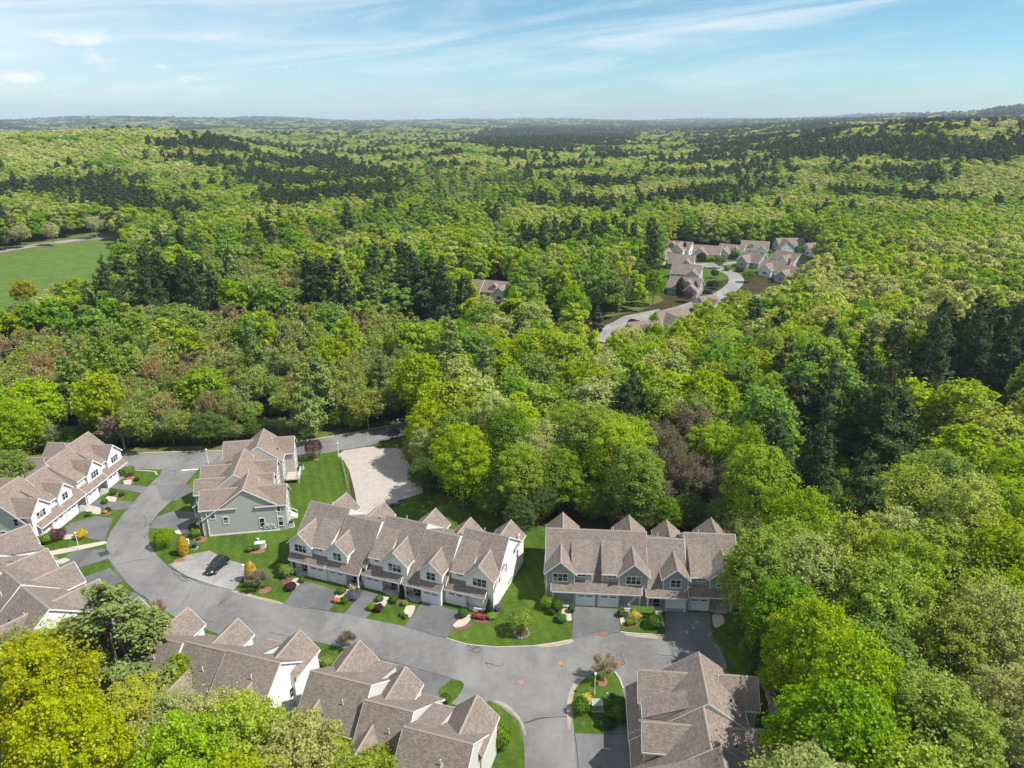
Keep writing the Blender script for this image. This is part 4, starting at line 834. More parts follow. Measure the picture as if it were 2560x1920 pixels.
# ---- kinds of tree by region of the photograph (where the crown top shows)
ZONES = [
    ([(-300, 1480), (700, 1500), (1100, 1900), (1100, 2400), (-300, 2400)], 'EEYYPPY'),
    ([(-80, 430), (60, 440), (180, 415), (330, 440), (330, 500), (250, 560), (60, 590), (-80, 600)], 'CCCGDTPY'),
    ([(180, 740), (240, 690), (330, 655), (500, 670), (530, 760), (480, 810), (330, 810), (220, 820)], 'CCCLYTGT'),
    ([(640, 400), (830, 395), (990, 450), (980, 505), (850, 490), (640, 450)], 'CCCGYD'),
    ([(650, 470), (740, 470), (760, 520), (680, 530)], 'CCCG'), ([(760, 650), (800, 620), (860, 660), (840, 720), (780, 720)], 'CCCY'),
    ([(870, 600), (960, 590), (1010, 640), (1060, 680), (1170, 690), (1185, 770), (1150, 830), (1070, 815), (1000, 770), (900, 740)], 'CCCDGYLT'),
    ([(1050, 800), (1210, 790), (1230, 900), (1180, 960), (1080, 900)], 'CCLDGY'),
    ([(540, 860), (720, 850), (780, 960), (740, 1010), (600, 1000)], 'LLTTTS'),
    ([(0, 1010), (340, 1030), (560, 1030), (1020, 990), (1040, 1050), (560, 1110), (0, 1160)], 'GSSSGPTD'),
    ([(-80, 780), (150, 760), (330, 810), (540, 790), (560, 900), (480, 1000), (300, 1030), (-80, 1010)], 'TTRRYTRGTTBT'),
    ([(420, 640), (560, 580), (760, 540), (900, 520), (1000, 470), (1050, 420), (1300, 430), (1340, 500), (1150, 540), (900, 590), (780, 640), (880, 740), (1010, 780), (1060, 900), (1040, 1010), (720, 1040), (500, 960), (520, 800)], 'TTTTTSTRTTTBTGYL'),
    ([(1330, 460), (1900, 440), (2050, 520), (1700, 520), (1400, 500)], 'TTGTRPC'),
    ([(1990, 920), (2110, 900), (2330, 920), (2340, 1040), (2200, 1140), (2000, 1160)], 'CCCCCYG'), ([(2250, 850), (2400, 790), (2600, 770), (2600, 980), (2440, 980), (2280, 930)], 'CCCCCP'),
    ([(1960, 1130), (2120, 1110), (2140, 1250), (1980, 1260)], 'CCCY'),
    ([(1900, 700), (2200, 650), (2600, 610), (2600, 770), (2250, 850), (2000, 830), (1880, 780)], 'PPPPYYGYP'), ([(1500, 840), (1900, 780), (2000, 900), (1800, 980), (1560, 960)], 'YYPPGYY'),
    ([(1610, 980), (1800, 960), (1850, 1080), (1780, 1180), (1640, 1150)], 'BBBYGB'), ([(2120, 1180), (2560, 1200), (2560, 1330), (2200, 1290)], 'BTYYPGRY'),
    ([(1880, 1150), (2600, 1000), (2600, 2000), (1900, 2000)], 'YYYYYGGYYYPYEY'), ([(1380, 1000), (1660, 1060), (1700, 1290), (1360, 1290)], 'GGYGYPG'), ([(1020, 960), (1380, 900), (1420, 1220), (1040, 1220)], 'YYGYPYGY'),
    ([(1190, 460), (1560, 440), (1640, 600), (1500, 660), (1200, 640), (1130, 560)], 'YYGYYGPC'), ([(1280, 640), (1650, 620), (1660, 720), (1560, 770), (1320, 760)], 'GGDGGY'),
    ([(2040, 530), (2600, 500), (2600, 620), (2100, 660)], 'YYYYPGY'),
    ([(1280, 318), (1560, 318), (1560, 360), (1240, 370), (1180, 345)], 'CCCP'), ([(1560, 300), (1900, 300), (1900, 325), (1560, 325)], 'CCPG'), ([(1900, 345), (2600, 345), (2600, 395), (2200, 400), (1900, 385)], 'CCCCPG'), ([(1740, 340), (1880, 330), (1900, 440), (1760, 440)], 'CCPPG'),
    ([(380, 340), (640, 360), (620, 420), (400, 400)], 'CDGCP'), ([(-80, 320), (640, 330), (640, 430), (-80, 430)], 'PPPGYPPT'),
    ([(-80, 430), (700, 430), (700, 640), (-80, 640)], 'YGPYGYCDT'), ([(-80, 640), (420, 640), (420, 780), (-80, 780)], 'YGPTYGT'),
    ([(1900, 280), (2600, 280), (2600, 345), (1900, 345)], 'PPYPPGC'), ([(1280, 360), (2600, 390), (2600, 500), (1280, 460)], 'PPGYPCGT'),
]
ZB = [(min(p[0] for p in z), max(p[0] for p in z), min(p[1] for p in z), max(p[1] for p in z)) for z, _ in ZONES]
ORDER = {k: i for i, k in enumerate('WPEOYLTSRBGDCK')}
def patch(x, y, g):
    """0..1, slowly varying over the ground so that like trees stand together"""
    v = .27 * (math.sin(x / 23 + 2 * math.sin(y / 39)) + math.sin(y / 27 + 1.7 * math.sin(x / 45))) + g.normal() * .25
    if x * x + y * y < 62500 and g.uniform() < .65: return min(g.uniform(), .9999)
    return min(max(.5 * (1 + math.erf(v / .52)), 0.0), .9999)
def kind_at(px, py, g, x, y):
    px += g.normal() * 24; py += g.normal() * (5 if py < 480 else 12); v = patch(x, y, g)
    for (z, s), b in zip(ZONES, ZB):
        if b[0] <= px <= b[1] and b[2] <= py <= b[3] and inside((px, py), z): return sorted(s, key=ORDER.get)[int(v * len(s))]
    s = 'PPPPYYYTTGGGDC' if py < 460 else 'YYYYYGGPPTC'
    return sorted(s, key=ORDER.get)[int(v * len(s))]
def dims(kind, g, px, py):
    sh = KIND[kind]['shape']
    if sh == 'round':
        k = 1.0 if py < 1150 and px < 1900 else 1.12
        return g.uniform(14, 19) * k, g.uniform(4.4, 6.6) * k
    if sh == 'twig': return g.uniform(9, 14), g.uniform(3.2, 5.0)
    return g.uniform(18, 24), g.uniform(3.8, 5.2)
# ---- trees the photograph shows apart: (kind, pixel x, pixel y of the crown centre, height of that centre, height, radius, label)
def spot(kind, px, py, zc, h, r, label, lod=0, seed=None):
    x, y = G(px, py, zc)
    if kind == 'C' and h > 15: h *= 1.16
    return tree(kind, x, y, h, r, label, None, lod, seed)
spot('E', 120, 1680, 8.5, 13.5, 7.2, 'big bright yellow-green maple filling the bottom left corner', 0, 0)
spot('L', 280, 1600, 11.5, 19.5, 6.6, 'tall airy pine standing in front of the brown roofs at the lower left', 0, 1)
spot('Y', 455, 1690, 5.5, 8.5, 3.0, 'small yellow-green tree between the pine and the white end wall', 0, 2)
spot('E', 330, 1800, 7, 11, 4.6, 'yellow-green tree under the pine at the bottom edge', 0, 3)
spot('P', 425, 1810, 7, 11, 4.4, 'cream flowering tree at the bottom left, right of the yellow maple', 0, 4)
spot('P', 560, 1830, 7, 11.5, 5.0, 'big pale yellow budding tree at the bottom edge below the white end wall', 0, 1)
spot('W', 655, 1850, 4.5, 8, 2.4, 'white blossoming tree against the white end wall at the bottom edge')
spot('Y', 735, 1850, 6, 9, 2.9, 'yellow-green tree rising in front of the brown roof at the bottom centre', 0, 2)
spot('Y', 835, 1905, 5, 7.5, 2.8, 'low yellow-green tree at the bottom edge under the roof valley', 0, 3)
spot('Y', 950, 1925, 4.5, 7, 2.5, 'yellow-green treetop cut by the bottom edge, left of the last townhouse', 0, 0)
spot('C', 15, 1600, 6, 10, 2.6, 'dark conifer at the left edge above the yellow maple', 0, 2) if False else None
spot('G', 25, 1175, 6, 10, 4.5, 'green tree at the left edge behind the pale townhouses', 0, 1)
spot('Y', 30, 1060, 9, 15, 6.0, 'large yellow-green tree at the left edge above the street', 0, 4)
spot('Y', 1900, 1440, 10, 16.5, 5.6, 'yellow-green oak leaning over the right end of the grey-green townhouses', 0, 0)
spot('G', 1960, 1560, 8.5, 15, 5.4, 'dark shaded green tree beside the driveway at the right end of the row', 0, 1)
spot('D', 1925, 1610, 5, 9, 3.4, 'deep green understorey tree beside the shaded driveway edge', 0, 2)
spot('Y', 2010, 1330, 11, 18, 5.6, 'yellow-green oak behind the right end of the grey-green townhouses', 0, 2)
spot('Y', 2330, 1830, 11, 17, 6.4, 'spreading yellow-green tree at the bottom right with a ragged left edge', 0, 3)
spot('G', 2180, 1680, 9, 16, 6.0, 'large green tree in deep shade at the lower right of the woods', 0, 4)
spot('P', 2530, 1790, 10, 16, 5.0, 'cream budding tree at the right edge near the bottom corner', 0, 1)
spot('C', 2065, 1030, 13, 22, 5.6, 'broad dark pine, left of the pair in the right-hand woods', 0, 0)
spot('C', 2215, 1050, 13, 23, 5.8, 'tall dark pine, right of the pair in the right-hand woods', 0, 1)
spot('C', 2035, 1190, 12, 19, 4.6, 'dark pine in front of the pine pair, nearest the townhouses', 0, 2)
spot('C', 2235, 880, 14, 21, 4.6, 'dark pine behind the pine pair with a pointed top', 0, 2)
spot('C', 2330, 900, 13, 22, 5.0, 'dark pine right of the pointed one in the dark band', 0, 0)
spot('C', 2430, 880, 13, 22, 4.8, 'dark pine near the right edge left of the last one', 0, 1); spot('C', 2530, 880, 13, 24, 5.4, 'tall dark pine at the right edge of the picture', 0, 0)
spot('C', 2590, 1010, 12, 20, 4.6, 'dark pine below the right edge pine, partly out of frame', 0, 2)
spot('C', 1880, 815, 12, 18, 4.4, 'lone dark pine rising from pale crowns below the far cottages', 1, 1)
spot('G', 1225, 1250, 4, 8, 3.4, 'rounded green sapling at the edge of the lawn behind the cream townhouses', 0, 1)
spot('D', 1150, 1175, 6, 10, 3.6, 'dark green tree at the edge of the gravel lot woods', 0, 2)
spot('P', 1065, 1115, 7, 11, 3.6, 'cream budding tree at the left tip of the central woods above the gravel', 0, 3)
spot('E', 1075, 1060, 10, 15, 5.4, 'bright yellow tree at the bend where the back street enters the woods', 0, 0)
spot('O', 1035, 1130, 4, 7.5, 2.6, 'golden shrubby tree overhanging the gravel lot', 0, 2)
spot('D', 1060, 1190, 4, 8, 3.2, 'low green tree shading the right side of the gravel lot', 0, 4)
spot('G', 1400, 1190, 8, 13, 5.2, 'broad green tree directly behind the left end of the grey-green townhouses', 0, 0)
spot('G', 1590, 1200, 10, 16, 5.6, 'tall fresh green maple behind the middle of the grey-green townhouses', 0, 3)
spot('Y', 1480, 1090, 12, 19, 6.0, 'yellow-green oak in the centre of the woods behind the grey-green row', 0, 1)
for i, (px, py, kd, zc, h, r) in enumerate([(1300, 1290, 'D', 4, 8, 3.2), (1345, 1268, 'D', 4, 9, 3.2), (1478, 1262, 'G', 4, 8.5, 3.4), (1528, 1272, 'G', 3, 6.5, 2.9), (1602, 1286, 'D', 4, 8, 3.0), (1668, 1290, 'G', 4, 7.5, 3.0), (1725, 1285, 'D', 4, 8, 3.2), (1800, 1300, 'G', 4, 8, 3.2)]):
    spot(kd, px, py, zc, h, r, ['low deep green tree left of the first rear gable of the grey-green row', 'deep green tree peeping over the first rear gable of the grey-green row', 'fresh green bushy tree between the first two rear gables', 'smaller fresh green bush tree left of the second rear gable', 'low deep green tree just right of the second rear gable', 'fresh green bush tree left of the third rear gable', 'low deep green tree between the last two rear gables', 'fresh green bush tree right of the last rear gable'][i])
spot('B', 1720, 1070, 10, 17, 5.5, 'bare grey-brown tree standing out among green crowns right of centre', 0, 1)
spot('B', 1660, 1120, 9, 15, 4.2, 'bare twiggy tree left of the larger bare one', 0, 2)
spot('Y', 1410, 890, 12, 18, 7.2, 'rounded yellow-green tree under the fork of the far street', 1, 2)
spot('C', 1625, 625, 16, 27, 5.6, 'tall dark spruce-like pine left of the far cottages', 1, 0); spot('C', 1415, 530, 15, 22, 4.6, 'dark pine above the yellow crowns in the middle distance', 1, 1)
spot('B', 1550, 720, 10, 18, 4.4, 'bare brown tree among bright green ones on the slope by the far street', 1, 0)
spot('C', 1375, 800, 6, 10, 4.4, 'rounded dark pine left of the far street fork', 1, 2); spot('K', 1493, 795, 5, 9, 2.6, 'blue-grey spruce at the far street fork', 1); spot('C', 1470, 812, 4, 7, 2.2, 'small dark spruce on red mulch beside the blue one', 1, 1)
spot('D', 1430, 805, 4, 7, 2.0, 'small dark green conical tree on the red mulch by the far street', 1, 1)
for i, (px, py, kd, h, r) in enumerate([(1340, 700, 'G', 15, 5), (1390, 710, 'G', 15, 5), (1440, 720, 'D', 14, 4.5), (1490, 715, 'G', 16, 5), (1600, 700, 'D', 15, 4.5), (1635, 715, 'G', 14, 4.2)]):
    spot(kd, px, py, 8, h, r, ['fresh green tree at the left of the row above the far street', 'fresh green tree second in the row above the far street', 'deep green tree third in the row above the far street', 'fresh green tree fourth in the row, left of the bare brown one', 'deep green tree right of the bare brown one above the far street', 'last green tree of the row beside the sloping lawn'][i], 1)
spot('V', 50, 585, 8, 14, 5.4, 'cream budding tree at the left of three along the country lane', 1, 0); spot('V', 128, 580, 8, 14, 5.6, 'cream budding tree in the middle of three along the country lane', 1, 1); spot('V', 235, 560, 9, 15, 5.8, 'cream budding tree at the right of three along the country lane', 1, 2)
spot('R', 2425, 545, 5, 9, 3.4, 'small deep red tree far off at the right below a dark pine', 1)
spot('O', 60, 730, 7, 12, 4.6, 'golden yellow tree at the lower corner of the green field', 1, 1); spot('V', 135, 745, 7, 12, 5.0, 'cream dome-shaped tree right of the golden one by the field', 1, 3)
spot('C', 270, 730, 13, 22, 5.0, 'large dark pine at the left of the pine group in the swamp', 1, 0); spot('C', 375, 715, 14, 23, 5.0, 'large dark pine in the middle of the swamp pine group', 1, 1); spot('C', 475, 720, 14, 22, 4.6, 'large dark pine at the right of the swamp pine group', 1, 2)
spot('C', 1010, 690, 15, 25, 5.4, 'tall dark pine at the left of the centre pine stand', 1, 0); spot('C', 1105, 740, 14, 24, 5.2, 'tall dark pine in front of the white houses', 1, 1)
spot('C', 930, 690, 13, 22, 4.6, 'dark pine at the near left of the centre pine stand', 1, 2)
spot('L', 690, 920, 9, 14, 3.8, 'light green pine above the roadside brush left of centre', 0, 1); spot('L', 950, 930, 9, 15, 3.4, 'slender light green pine right of the reeds', 0, 2)
spot('R', 260, 985, 8, 13, 4.4, 'rusty orange swamp maple left of centre above the street', 0, 0); spot('R', 380, 930, 8, 13, 4.2, 'orange-red swamp maple right of the rusty one', 0, 1); spot('R', 95, 920, 8, 13, 4.4, 'tawny orange swamp maple near the left edge', 0, 2)
spot('S', 425, 1060, 5, 9, 4.2, 'greyish blossoming willow by the back street', 0, 0); spot('D', 520, 1075, 4, 8, 4.4, 'rounded grey-green bush tree by the back street', 0, 3)
# dead snag
x_, y_ = G(392, 850, 2)
sn = thing('dead_tree', 'bare silvery dead tree with crooked limbs in the swamp', 'tree', (x_, y_, 0))
mb = MB(); mb.tube([(0, 0, 0), (.3, 0, 5), (-.2, .2, 9), (.2, 0, 12), (-.1, 0, 15)], [.3, .26, .2, .13, .04], 6); mb.build('trunk', M['pale_bark'], sn)
for z0, dx, dz in ((7, 4.2, 1.2), (7.6, -4.6, .6), (9.4, 3, 1.5), (10, -3.8, .2), (12, 2, 1.6), (11.5, -2.2, .8), (5, 2.6, .6)):
    MB().tube([(0, 0, z0), (dx * .5, .3, z0 + dz * .2), (dx * .8, -.3, z0 + dz * .9), (dx, .1, z0 + dz)], [.13, .1, .07, .02], 5).build('limb', M['pale_bark'], sn)
# ---- the rest of the woods: thinned random places; the 300 largest in view become trees of their own
g = np.random.default_rng(5)
placed = [(x, y, r) for x, y, r in TREES]; cell = {}
for x, y, r in placed: cell.setdefault((int(x // 12), int(y // 12)), []).append((x, y, r))
def far_enough(x, y, r, k):
    ci, cj = int(x // 12), int(y // 12)
    for i in (-1, 0, 1):
        for j in (-1, 0, 1):
            for a, b, c in cell.get((ci + i, cj + j), ()):
                if (a - x) ** 2 + (b - y) ** 2 < (k * (r + c)) ** 2: return False
    return True
REST = []
cand = []
for ring0, ring1, sp_ in ((35, 420, 2.6),):
    n = int(.5 * (ring1 ** 2 - ring0 ** 2) * 1.5 / (sp_ ** 2))
    d = np.sqrt(g.uniform(ring0 ** 2, ring1 ** 2, n)); t = g.uniform(-.75, .75, n)
    cand += list(zip(d * np.sin(t), d * np.cos(t)))
for x, y in cand:
    px, py = proj(x, y, 15)
    if not (-170 < px < 2730 and py < 2300): continue
    k = kind_at(px, py, g, x, y); h, r = dims(k, g, px, py)
    if far_enough(x, y, r, dict(round=.52, twig=.46, pine=.56, spruce=.5)[KIND[k]['shape']]) and not blocked(x, y, h, r, float(land(x, y))):
        cell.setdefault((int(x // 12), int(y // 12)), []).append((x, y, r)); REST.append((k, x, y, h, r))
REST.sort(key=lambda q: math.hypot(q[1], q[2]) / q[4])
def where(px, py):
    if px > 1850 and py > 1150: return 'in the near woods at the right of the townhouses'
    if px > 1850: return 'in the woods on the right below the far cottages'
    if px > 1020 and py > 880: return 'in the woods behind the cream and grey-green townhouses'
    if px < 1060 and py > 880: return 'in the swamp just beyond the back street'
    if px < 700: return 'in the swamp on the left beyond the back street'
    return 'in the middle-distance woods'
MARKS = [(2065, 1030, 'the left pine of the right-hand pair'), (2215, 1050, 'the right pine of the right-hand pair'), (2035, 1190, 'the dark pine nearest the townhouses'), (2430, 880, 'the pines at the right edge'), (1720, 1070, 'the large bare tree'), (1400, 1268, 'the first rear gable of the grey-green row'),
    (1560, 1278, 'the second rear gable of the grey-green row'), (1765, 1290, 'the last rear gable of the grey-green row'), (1840, 1490, 'the right end of the grey-green row'), (1900, 1860, 'the bottom right townhouses'), (2330, 1830, 'the spreading tree at the bottom right'), (980, 1190, 'the gravel lot'), (1040, 1046, 'the end of the back street'),
    (1080, 1060, 'the bright yellow tree at the street bend'), (720, 1075, 'the marsh reeds'), (660, 1078, 'the far gable of the sage row'), (205, 1080, 'the far gable of the pale row'), (425, 1060, 'the greyish willow'), (690, 920, 'the light green pine'), (260, 985, 'the rusty swamp maple'), (95, 920, 'the tawny maple at the left'), (392, 830, 'the dead tree'),
    (375, 715, 'the swamp pine group'), (1055, 720, 'the centre pine stand'), (1240, 740, 'the white house between pines'), (1410, 890, 'the rounded tree under the road fork'), (1510, 840, 'the far street fork'), (1620, 830, 'the roof at the road fork'), (1760, 770, 'the lowest bend of the far street'), (1960, 710, 'the lowest cottages on the right'),
    (1880, 815, 'the lone dark pine'), (1375, 800, 'the rounded pine by the road fork'), (150, 1680, 'the big maple in the bottom left corner'), (285, 1600, 'the airy pine at the lower left'), (560, 1830, 'the pale budding tree at the bottom'), (735, 1850, 'the yellow-green tree at the bottom centre'), (20, 1175, 'the green tree at the left edge'), (2540, 1400, 'the right edge of the picture'),
    (2540, 1150, 'the upper right edge of the near woods'), (2250, 1350, 'the brownish treetops in the right-hand woods'), (100, 700, 'the green field'), (1480, 1090, 'the oak in the centre woods'), (2240, 740, 'the pale crowns on the right'), (1625, 625, 'the tall spruce-like pine')]
USED = set()
def place_words(px, py, look):
    """look + direction and distance from the nearest thing one can find"""
    for mx, my, nm in sorted(MARKS, key=lambda m: (m[0] - px) ** 2 + (m[1] - py) ** 2)[:14]:
        dx, dy = px - mx, py - my; d = math.hypot(dx, dy); a = math.degrees(math.atan2(-dy, dx)) % 360
        way = ['right of', 'above and right of', 'above', 'above and left of', 'left of', 'below and left of', 'below', 'below and right of'][int((a + 22.5) // 45) % 8]
        far_ = 'right beside, ' if d < 45 else ('just ' if d < 105 else ('a little ' if d < 190 else ('farther ' if d < 320 else 'well ')))
        t = '%s%s %s' % (far_, way, nm); full = look + ' ' + t
        if t not in USED and len(full.replace('-', ' ').split()) <= 16: USED.add(t); return full
    return None
n_single = 300 - len(TREES)
inview = []
for q in REST:
    px, py = proj(q[1], q[2], q[3] * .75)
    if len(inview) < n_single and -40 < px < 2600 and 300 < py < 1960: inview.append(q)
chosen = set(id(q) for q in inview)
for k, x, y, h, r in inview:
    px, py = proj(x, y, h); w_ = where(px, py); q = KIND[k]
    cx_, cy_ = proj(x, y, h * .72); sz_ = 'small ' if r < 3.4 else ('big ' if r > 6.2 else '')
    look = '%s%s%s' % (sz_, q['txt'], '' if q['shape'] == 'pine' else ' tree')
    lab = place_words(cx_, cy_, look) or '%s %s' % (look, w_)
    tree(k, x, y, h, r, lab, ('%s %s' % (q['txt'], w_)) if q['shape'] != 'pine' else 'dark pines ' + w_, 0 if math.hypot(x, y) < 135 else 1, z=float(land(x, y)))
REST = [q for q in REST if id(q) not in chosen]
# understorey in the gaps of the near woods
for x, y in cand[::2]:
    d = math.hypot(x, y); px, py = proj(x, y, 4)
    if d > 230 or not (-170 < px < 2730 and py < 2200): continue
    r = g.uniform(1.6, 3.0); h = r * g.uniform(1.9, 2.6)
    if far_enough(x, y, r * .5, .42) and not blocked(x, y, h, r):
        cell.setdefault((int(x // 12), int(y // 12)), []).append((x, y, r * .8)); REST.append((('TSTGT' if px < 1050 and py < 1000 else 'GYGDY')[int(g.integers(5))], x, y, h, r))
# ---- far forest: one object that instances low-detail trees
far = []
for ring0, ring1, sp_, sc in ((420, 640, 5.4, 1.0), (640, 1000, 6.6, 1.1), (1000, 1700, 8.8, 1.45), (1700, 3000, 15, 2.3), (3000, 5200, 30, 4.0), (5200, 9800, 56, 7.5)):
    n = int(.5 * (ring1 ** 2 - ring0 ** 2) * 1.42 / sp_ ** 2)
    i = np.arange(n) + .5; d = np.sqrt(ring0 ** 2 + (ring1 ** 2 - ring0 ** 2) * i / n); t = ((i * 0.6180339887) % 1.0 - .5) * 1.42 + g.normal(size=n) * .25 * sp_ / d
    d = d + g.normal(size=n) * sp_ * .3
    X, Y = d * np.sin(t), d * np.cos(t); Z = land(X, Y)
    grp = np.sin(X / 90 + 2 * np.sin(Y / 130)) + np.sin(Y / 70 + X / 210)
    for x, y, z, gg in zip(X.tolist(), Y.tolist(), Z.tolist(), grp.tolist()):
        px, py = proj(x, y, z + 15); k = kind_at(px, py, g, x, y)
        if ring0 > 1000 and py < 330 and gg > .75: k = 'C'
        far.append((k, x, y, z, sc))
rows_ = []
for k, x, y, h, r in REST: rows_.append((k, 0 if math.hypot(x, y) < 95 else (1 if math.hypot(x, y) < 190 else 2), x, y, float(land(x, y)) - .2, r / BASE[KIND[k]['shape']][0], h / BASE[KIND[k]['shape']][1]))
for k, x, y, z, sc in far:
    h, r = dims(k, g, 0, 0); b = BASE[KIND[k]['shape']]; d = math.hypot(x, y)
    if d < 640 and blocked(x, y, h, r, z): continue
    fx = 1.0 if KIND[k]['shape'] == 'round' else (1.25 if KIND[k]['shape'] == 'twig' else 1.1)
    hs = {1.0: 1, 1.1: 1, 1.45: 1.05, 2.3: 1.15, 4.0: 1.3, 7.5: 1.6}[sc]
    rows_.append((k, 2 if d < 800 else 3, x, y, z - .3, r / b[0] * fx * (sc ** .95), h / b[1] * hs))
keys = sorted(set((q[0], q[1]) for q in rows_)); src = bpy.data.collections.new('tree_kinds'); idx = {}; cnt = 0
for k, lod in keys:
    for sd_ in range(3 if KIND[k]['shape'] != 'spruce' else 1):
        p = proto(KIND[k]['shape'], lod, sd_); V = p[1]
        me = quads_mesh('far_crown', V, KIND[k]['mat'])
        if p[2] is not None:
            n0 = len(V); V2 = np.concatenate([V, p[2]]); me = quads_mesh('far_crown', V2, KIND[k]['mat']); me.materials.append(TWIG_MAT)
            mi = np.zeros(len(V2), np.int32); mi[n0:] = 1; me.polygons.foreach_set('material_index', mi)
        o = bpy.data.objects.new('kind_%04d' % cnt, me); src.objects.link(o); idx[(k, lod, sd_)] = cnt; cnt += 1
n = len(rows_); me = bpy.data.meshes.new('forest_points'); me.vertices.add(n)
me.vertices.foreach_set('co', np.array([q[2:5] for q in rows_], np.float32).ravel())
def attr(nm, ty, dom, arr, key='value'):
    a = me.attributes.new(nm, ty, dom); a.data.foreach_set(key, arr)
attr('pick', 'INT', 'POINT', np.array([idx[(q[0], q[1], int(g.integers(3)))] for q in rows_], np.int32))
attr('turn', 'FLOAT_VECTOR', 'POINT', np.stack([g.normal(size=n) * .03, g.normal(size=n) * .03, g.uniform(0, 6.28, n)], 1).astype(np.float32).ravel(), 'vector')
attr('size', 'FLOAT_VECTOR', 'POINT', np.array([(q[5], q[5], q[6]) for q in rows_], np.float32).ravel(), 'vector')
forest = link('distant_forest', me); forest['kind'] = 'stuff'; forest['label'] = 'mixed spring woodland rolling away to the horizon'; forest['category'] = 'forest'
nt_ = bpy.data.node_groups.new('scatter_trees', 'GeometryNodeTree')
nt_.interface.new_socket('Geometry', in_out='INPUT', socket_type='NodeSocketGeometry'); nt_.interface.new_socket('Geometry', in_out='OUTPUT', socket_type='NodeSocketGeometry')
gi = nt_.nodes.new('NodeGroupInput'); go = nt_.nodes.new('NodeGroupOutput'); ci = nt_.nodes.new('GeometryNodeCollectionInfo'); ip = nt_.nodes.new('GeometryNodeInstanceOnPoints'); er = nt_.nodes.new('FunctionNodeEulerToRotation')
ci.inputs['Collection'].default_value = src; ci.inputs['Separate Children'].default_value = True; ci.inputs['Reset Children'].default_value = True
ip.inputs['Pick Instance'].default_value = True
def named(nm, ty):
    a = nt_.nodes.new('GeometryNodeInputNamedAttribute'); a.data_type = ty; a.inputs['Name'].default_value = nm
    return [s for s in a.outputs if s.enabled][0]
L_ = nt_.links.new
m2p = nt_.nodes.new('GeometryNodeMeshToPoints'); L_(gi.outputs[0], m2p.inputs[0])
L_(m2p.outputs[0], ip.inputs['Points']); L_(ci.outputs[0], ip.inputs['Instance']); L_(named('pick', 'INT'), ip.inputs['Instance Index'])
L_(named('turn', 'FLOAT_VECTOR'), er.inputs[0]); L_(er.outputs[0], ip.inputs['Rotation']); L_(named('size', 'FLOAT_VECTOR'), ip.inputs['Scale']); L_(ip.outputs[0], go.inputs[0])
forest.modifiers.new('scatter', 'NODES').node_group = nt_
[print('LONG', o['label']) for o in bpy.data.objects if len(str(o.get('label', '')).replace('-', ' ').split()) > 16]
print('TREES', len(TREES), 'REST', len(REST), 'instances', n)
# ------------------------------------------------------------------ shrubs and garden plants
def ball_cards(n, size, g, shape='ball'):
    """dense clipped shrub, radius 1, height 2 (ball) / cone / low cushion"""
    d = unit(g.normal(size=(n, 3))); d[:, 2] = np.abs(d[:, 2]) * np.where(g.uniform(size=n) < .8, 1, -1)
    ph = g.uniform(0, 6.28, 3); bump = 1 + .16 * np.sin(d[:, 0] * 4.3 + ph[0]) * np.sin(d[:, 1] * 4.7 + ph[1]) + .09 * np.sin(d[:, 0] * 11 + ph[1]) * np.cos(d[:, 2] * 9 + ph[2]) * np.sin(d[:, 1] * 10 + ph[0])
    rr_ = bump * g.uniform(.80, 1.04, n)
    if shape == 'cone':
        t = g.uniform(0, 1, n); a = g.uniform(0, 6.283, n); r = (1 - t) ** .72 * g.uniform(.8, 1.05, n) * (1 - .25 * np.exp(-t * 14)); p = np.stack([r * np.cos(a), r * np.sin(a), 2 * t], 1)
        nn = np.stack([np.cos(a), np.sin(a), np.full(n, .45)], 1) + g.normal(size=(n, 3)) * .4
    elif shape == 'column':
        t = g.uniform(0, 1, n); a = g.uniform(0, 6.283, n); r = np.clip(np.sin(np.pi * np.clip(.18 + t * .84, 0, 1)), 0, 1) ** .55 * g.uniform(.8, 1.06, n); p = np.stack([r * np.cos(a), r * np.sin(a), 2 * t], 1)
        nn = np.stack([np.cos(a), np.sin(a), .3 + t], 1) + g.normal(size=(n, 3)) * .45
    else:
        p = d * rr_[:, None]; p[:, 2] += 1; nn = d + g.normal(size=(n, 3)) * .45
    return cards(p, nn, size * g.uniform(.6, 1.3, n), 1.3, g)
_sh = {}
def shrub_mesh(shape, m, n, size):
    k = (shape, n, size, m.name)
    if k not in _sh: _sh[k] = quads_mesh('foliage', ball_cards(n, size, np.random.default_rng(len(_sh) + 3), shape), m)
    return _sh[k]
F = dict(lime=foliage('shrub_lime', (.19, .31, .022)), green=foliage('shrub_green', (.085, .175, .018)), dark=foliage('shrub_dark', (.035, .08, .018)), gold=foliage('shrub_gold', (.50, .36, .02)), purple=foliage('shrub_purple', (.075, .032, .034)),
         plum=foliage('shrub_plum', (.11, .028, .038)), pink=foliage('shrub_pink', (.30, .19, .16)), yellow=foliage('shrub_yellow', (.60, .46, .03)), grey=foliage('shrub_grey', (.12, .11, .095)), azalea=foliage('azalea_red', (.40, .07, .055)),
         orange=foliage('orange_flower', (.60, .33, .12)), blue=foliage('blue_flower', (.12, .13, .21)))
def shrub(px, py, r, h, col, label, shape='ball', n=1500, stem=0.0, group=None, name='shrub', size=.17):
    x, y = G(px, py); o = thing(name, label, 'shrub' if not stem else 'small tree', (x, y, .03), rnd.uniform(0, 6.2), group)
    c = link('foliage', shrub_mesh(shape, F[col], n, size / max(r, .35) * .9 if r < 1.2 else size / r), o, (0, 0, stem)); c.scale = (r, r, (h - stem) / 2)
    if stem: MB().tube([(0, 0, 0), (.05, .02, stem * .6), (0, 0, stem + (h - stem) * .4)], [.09, .07, .04], 6).build('trunk', M['bark'], o)
    return o
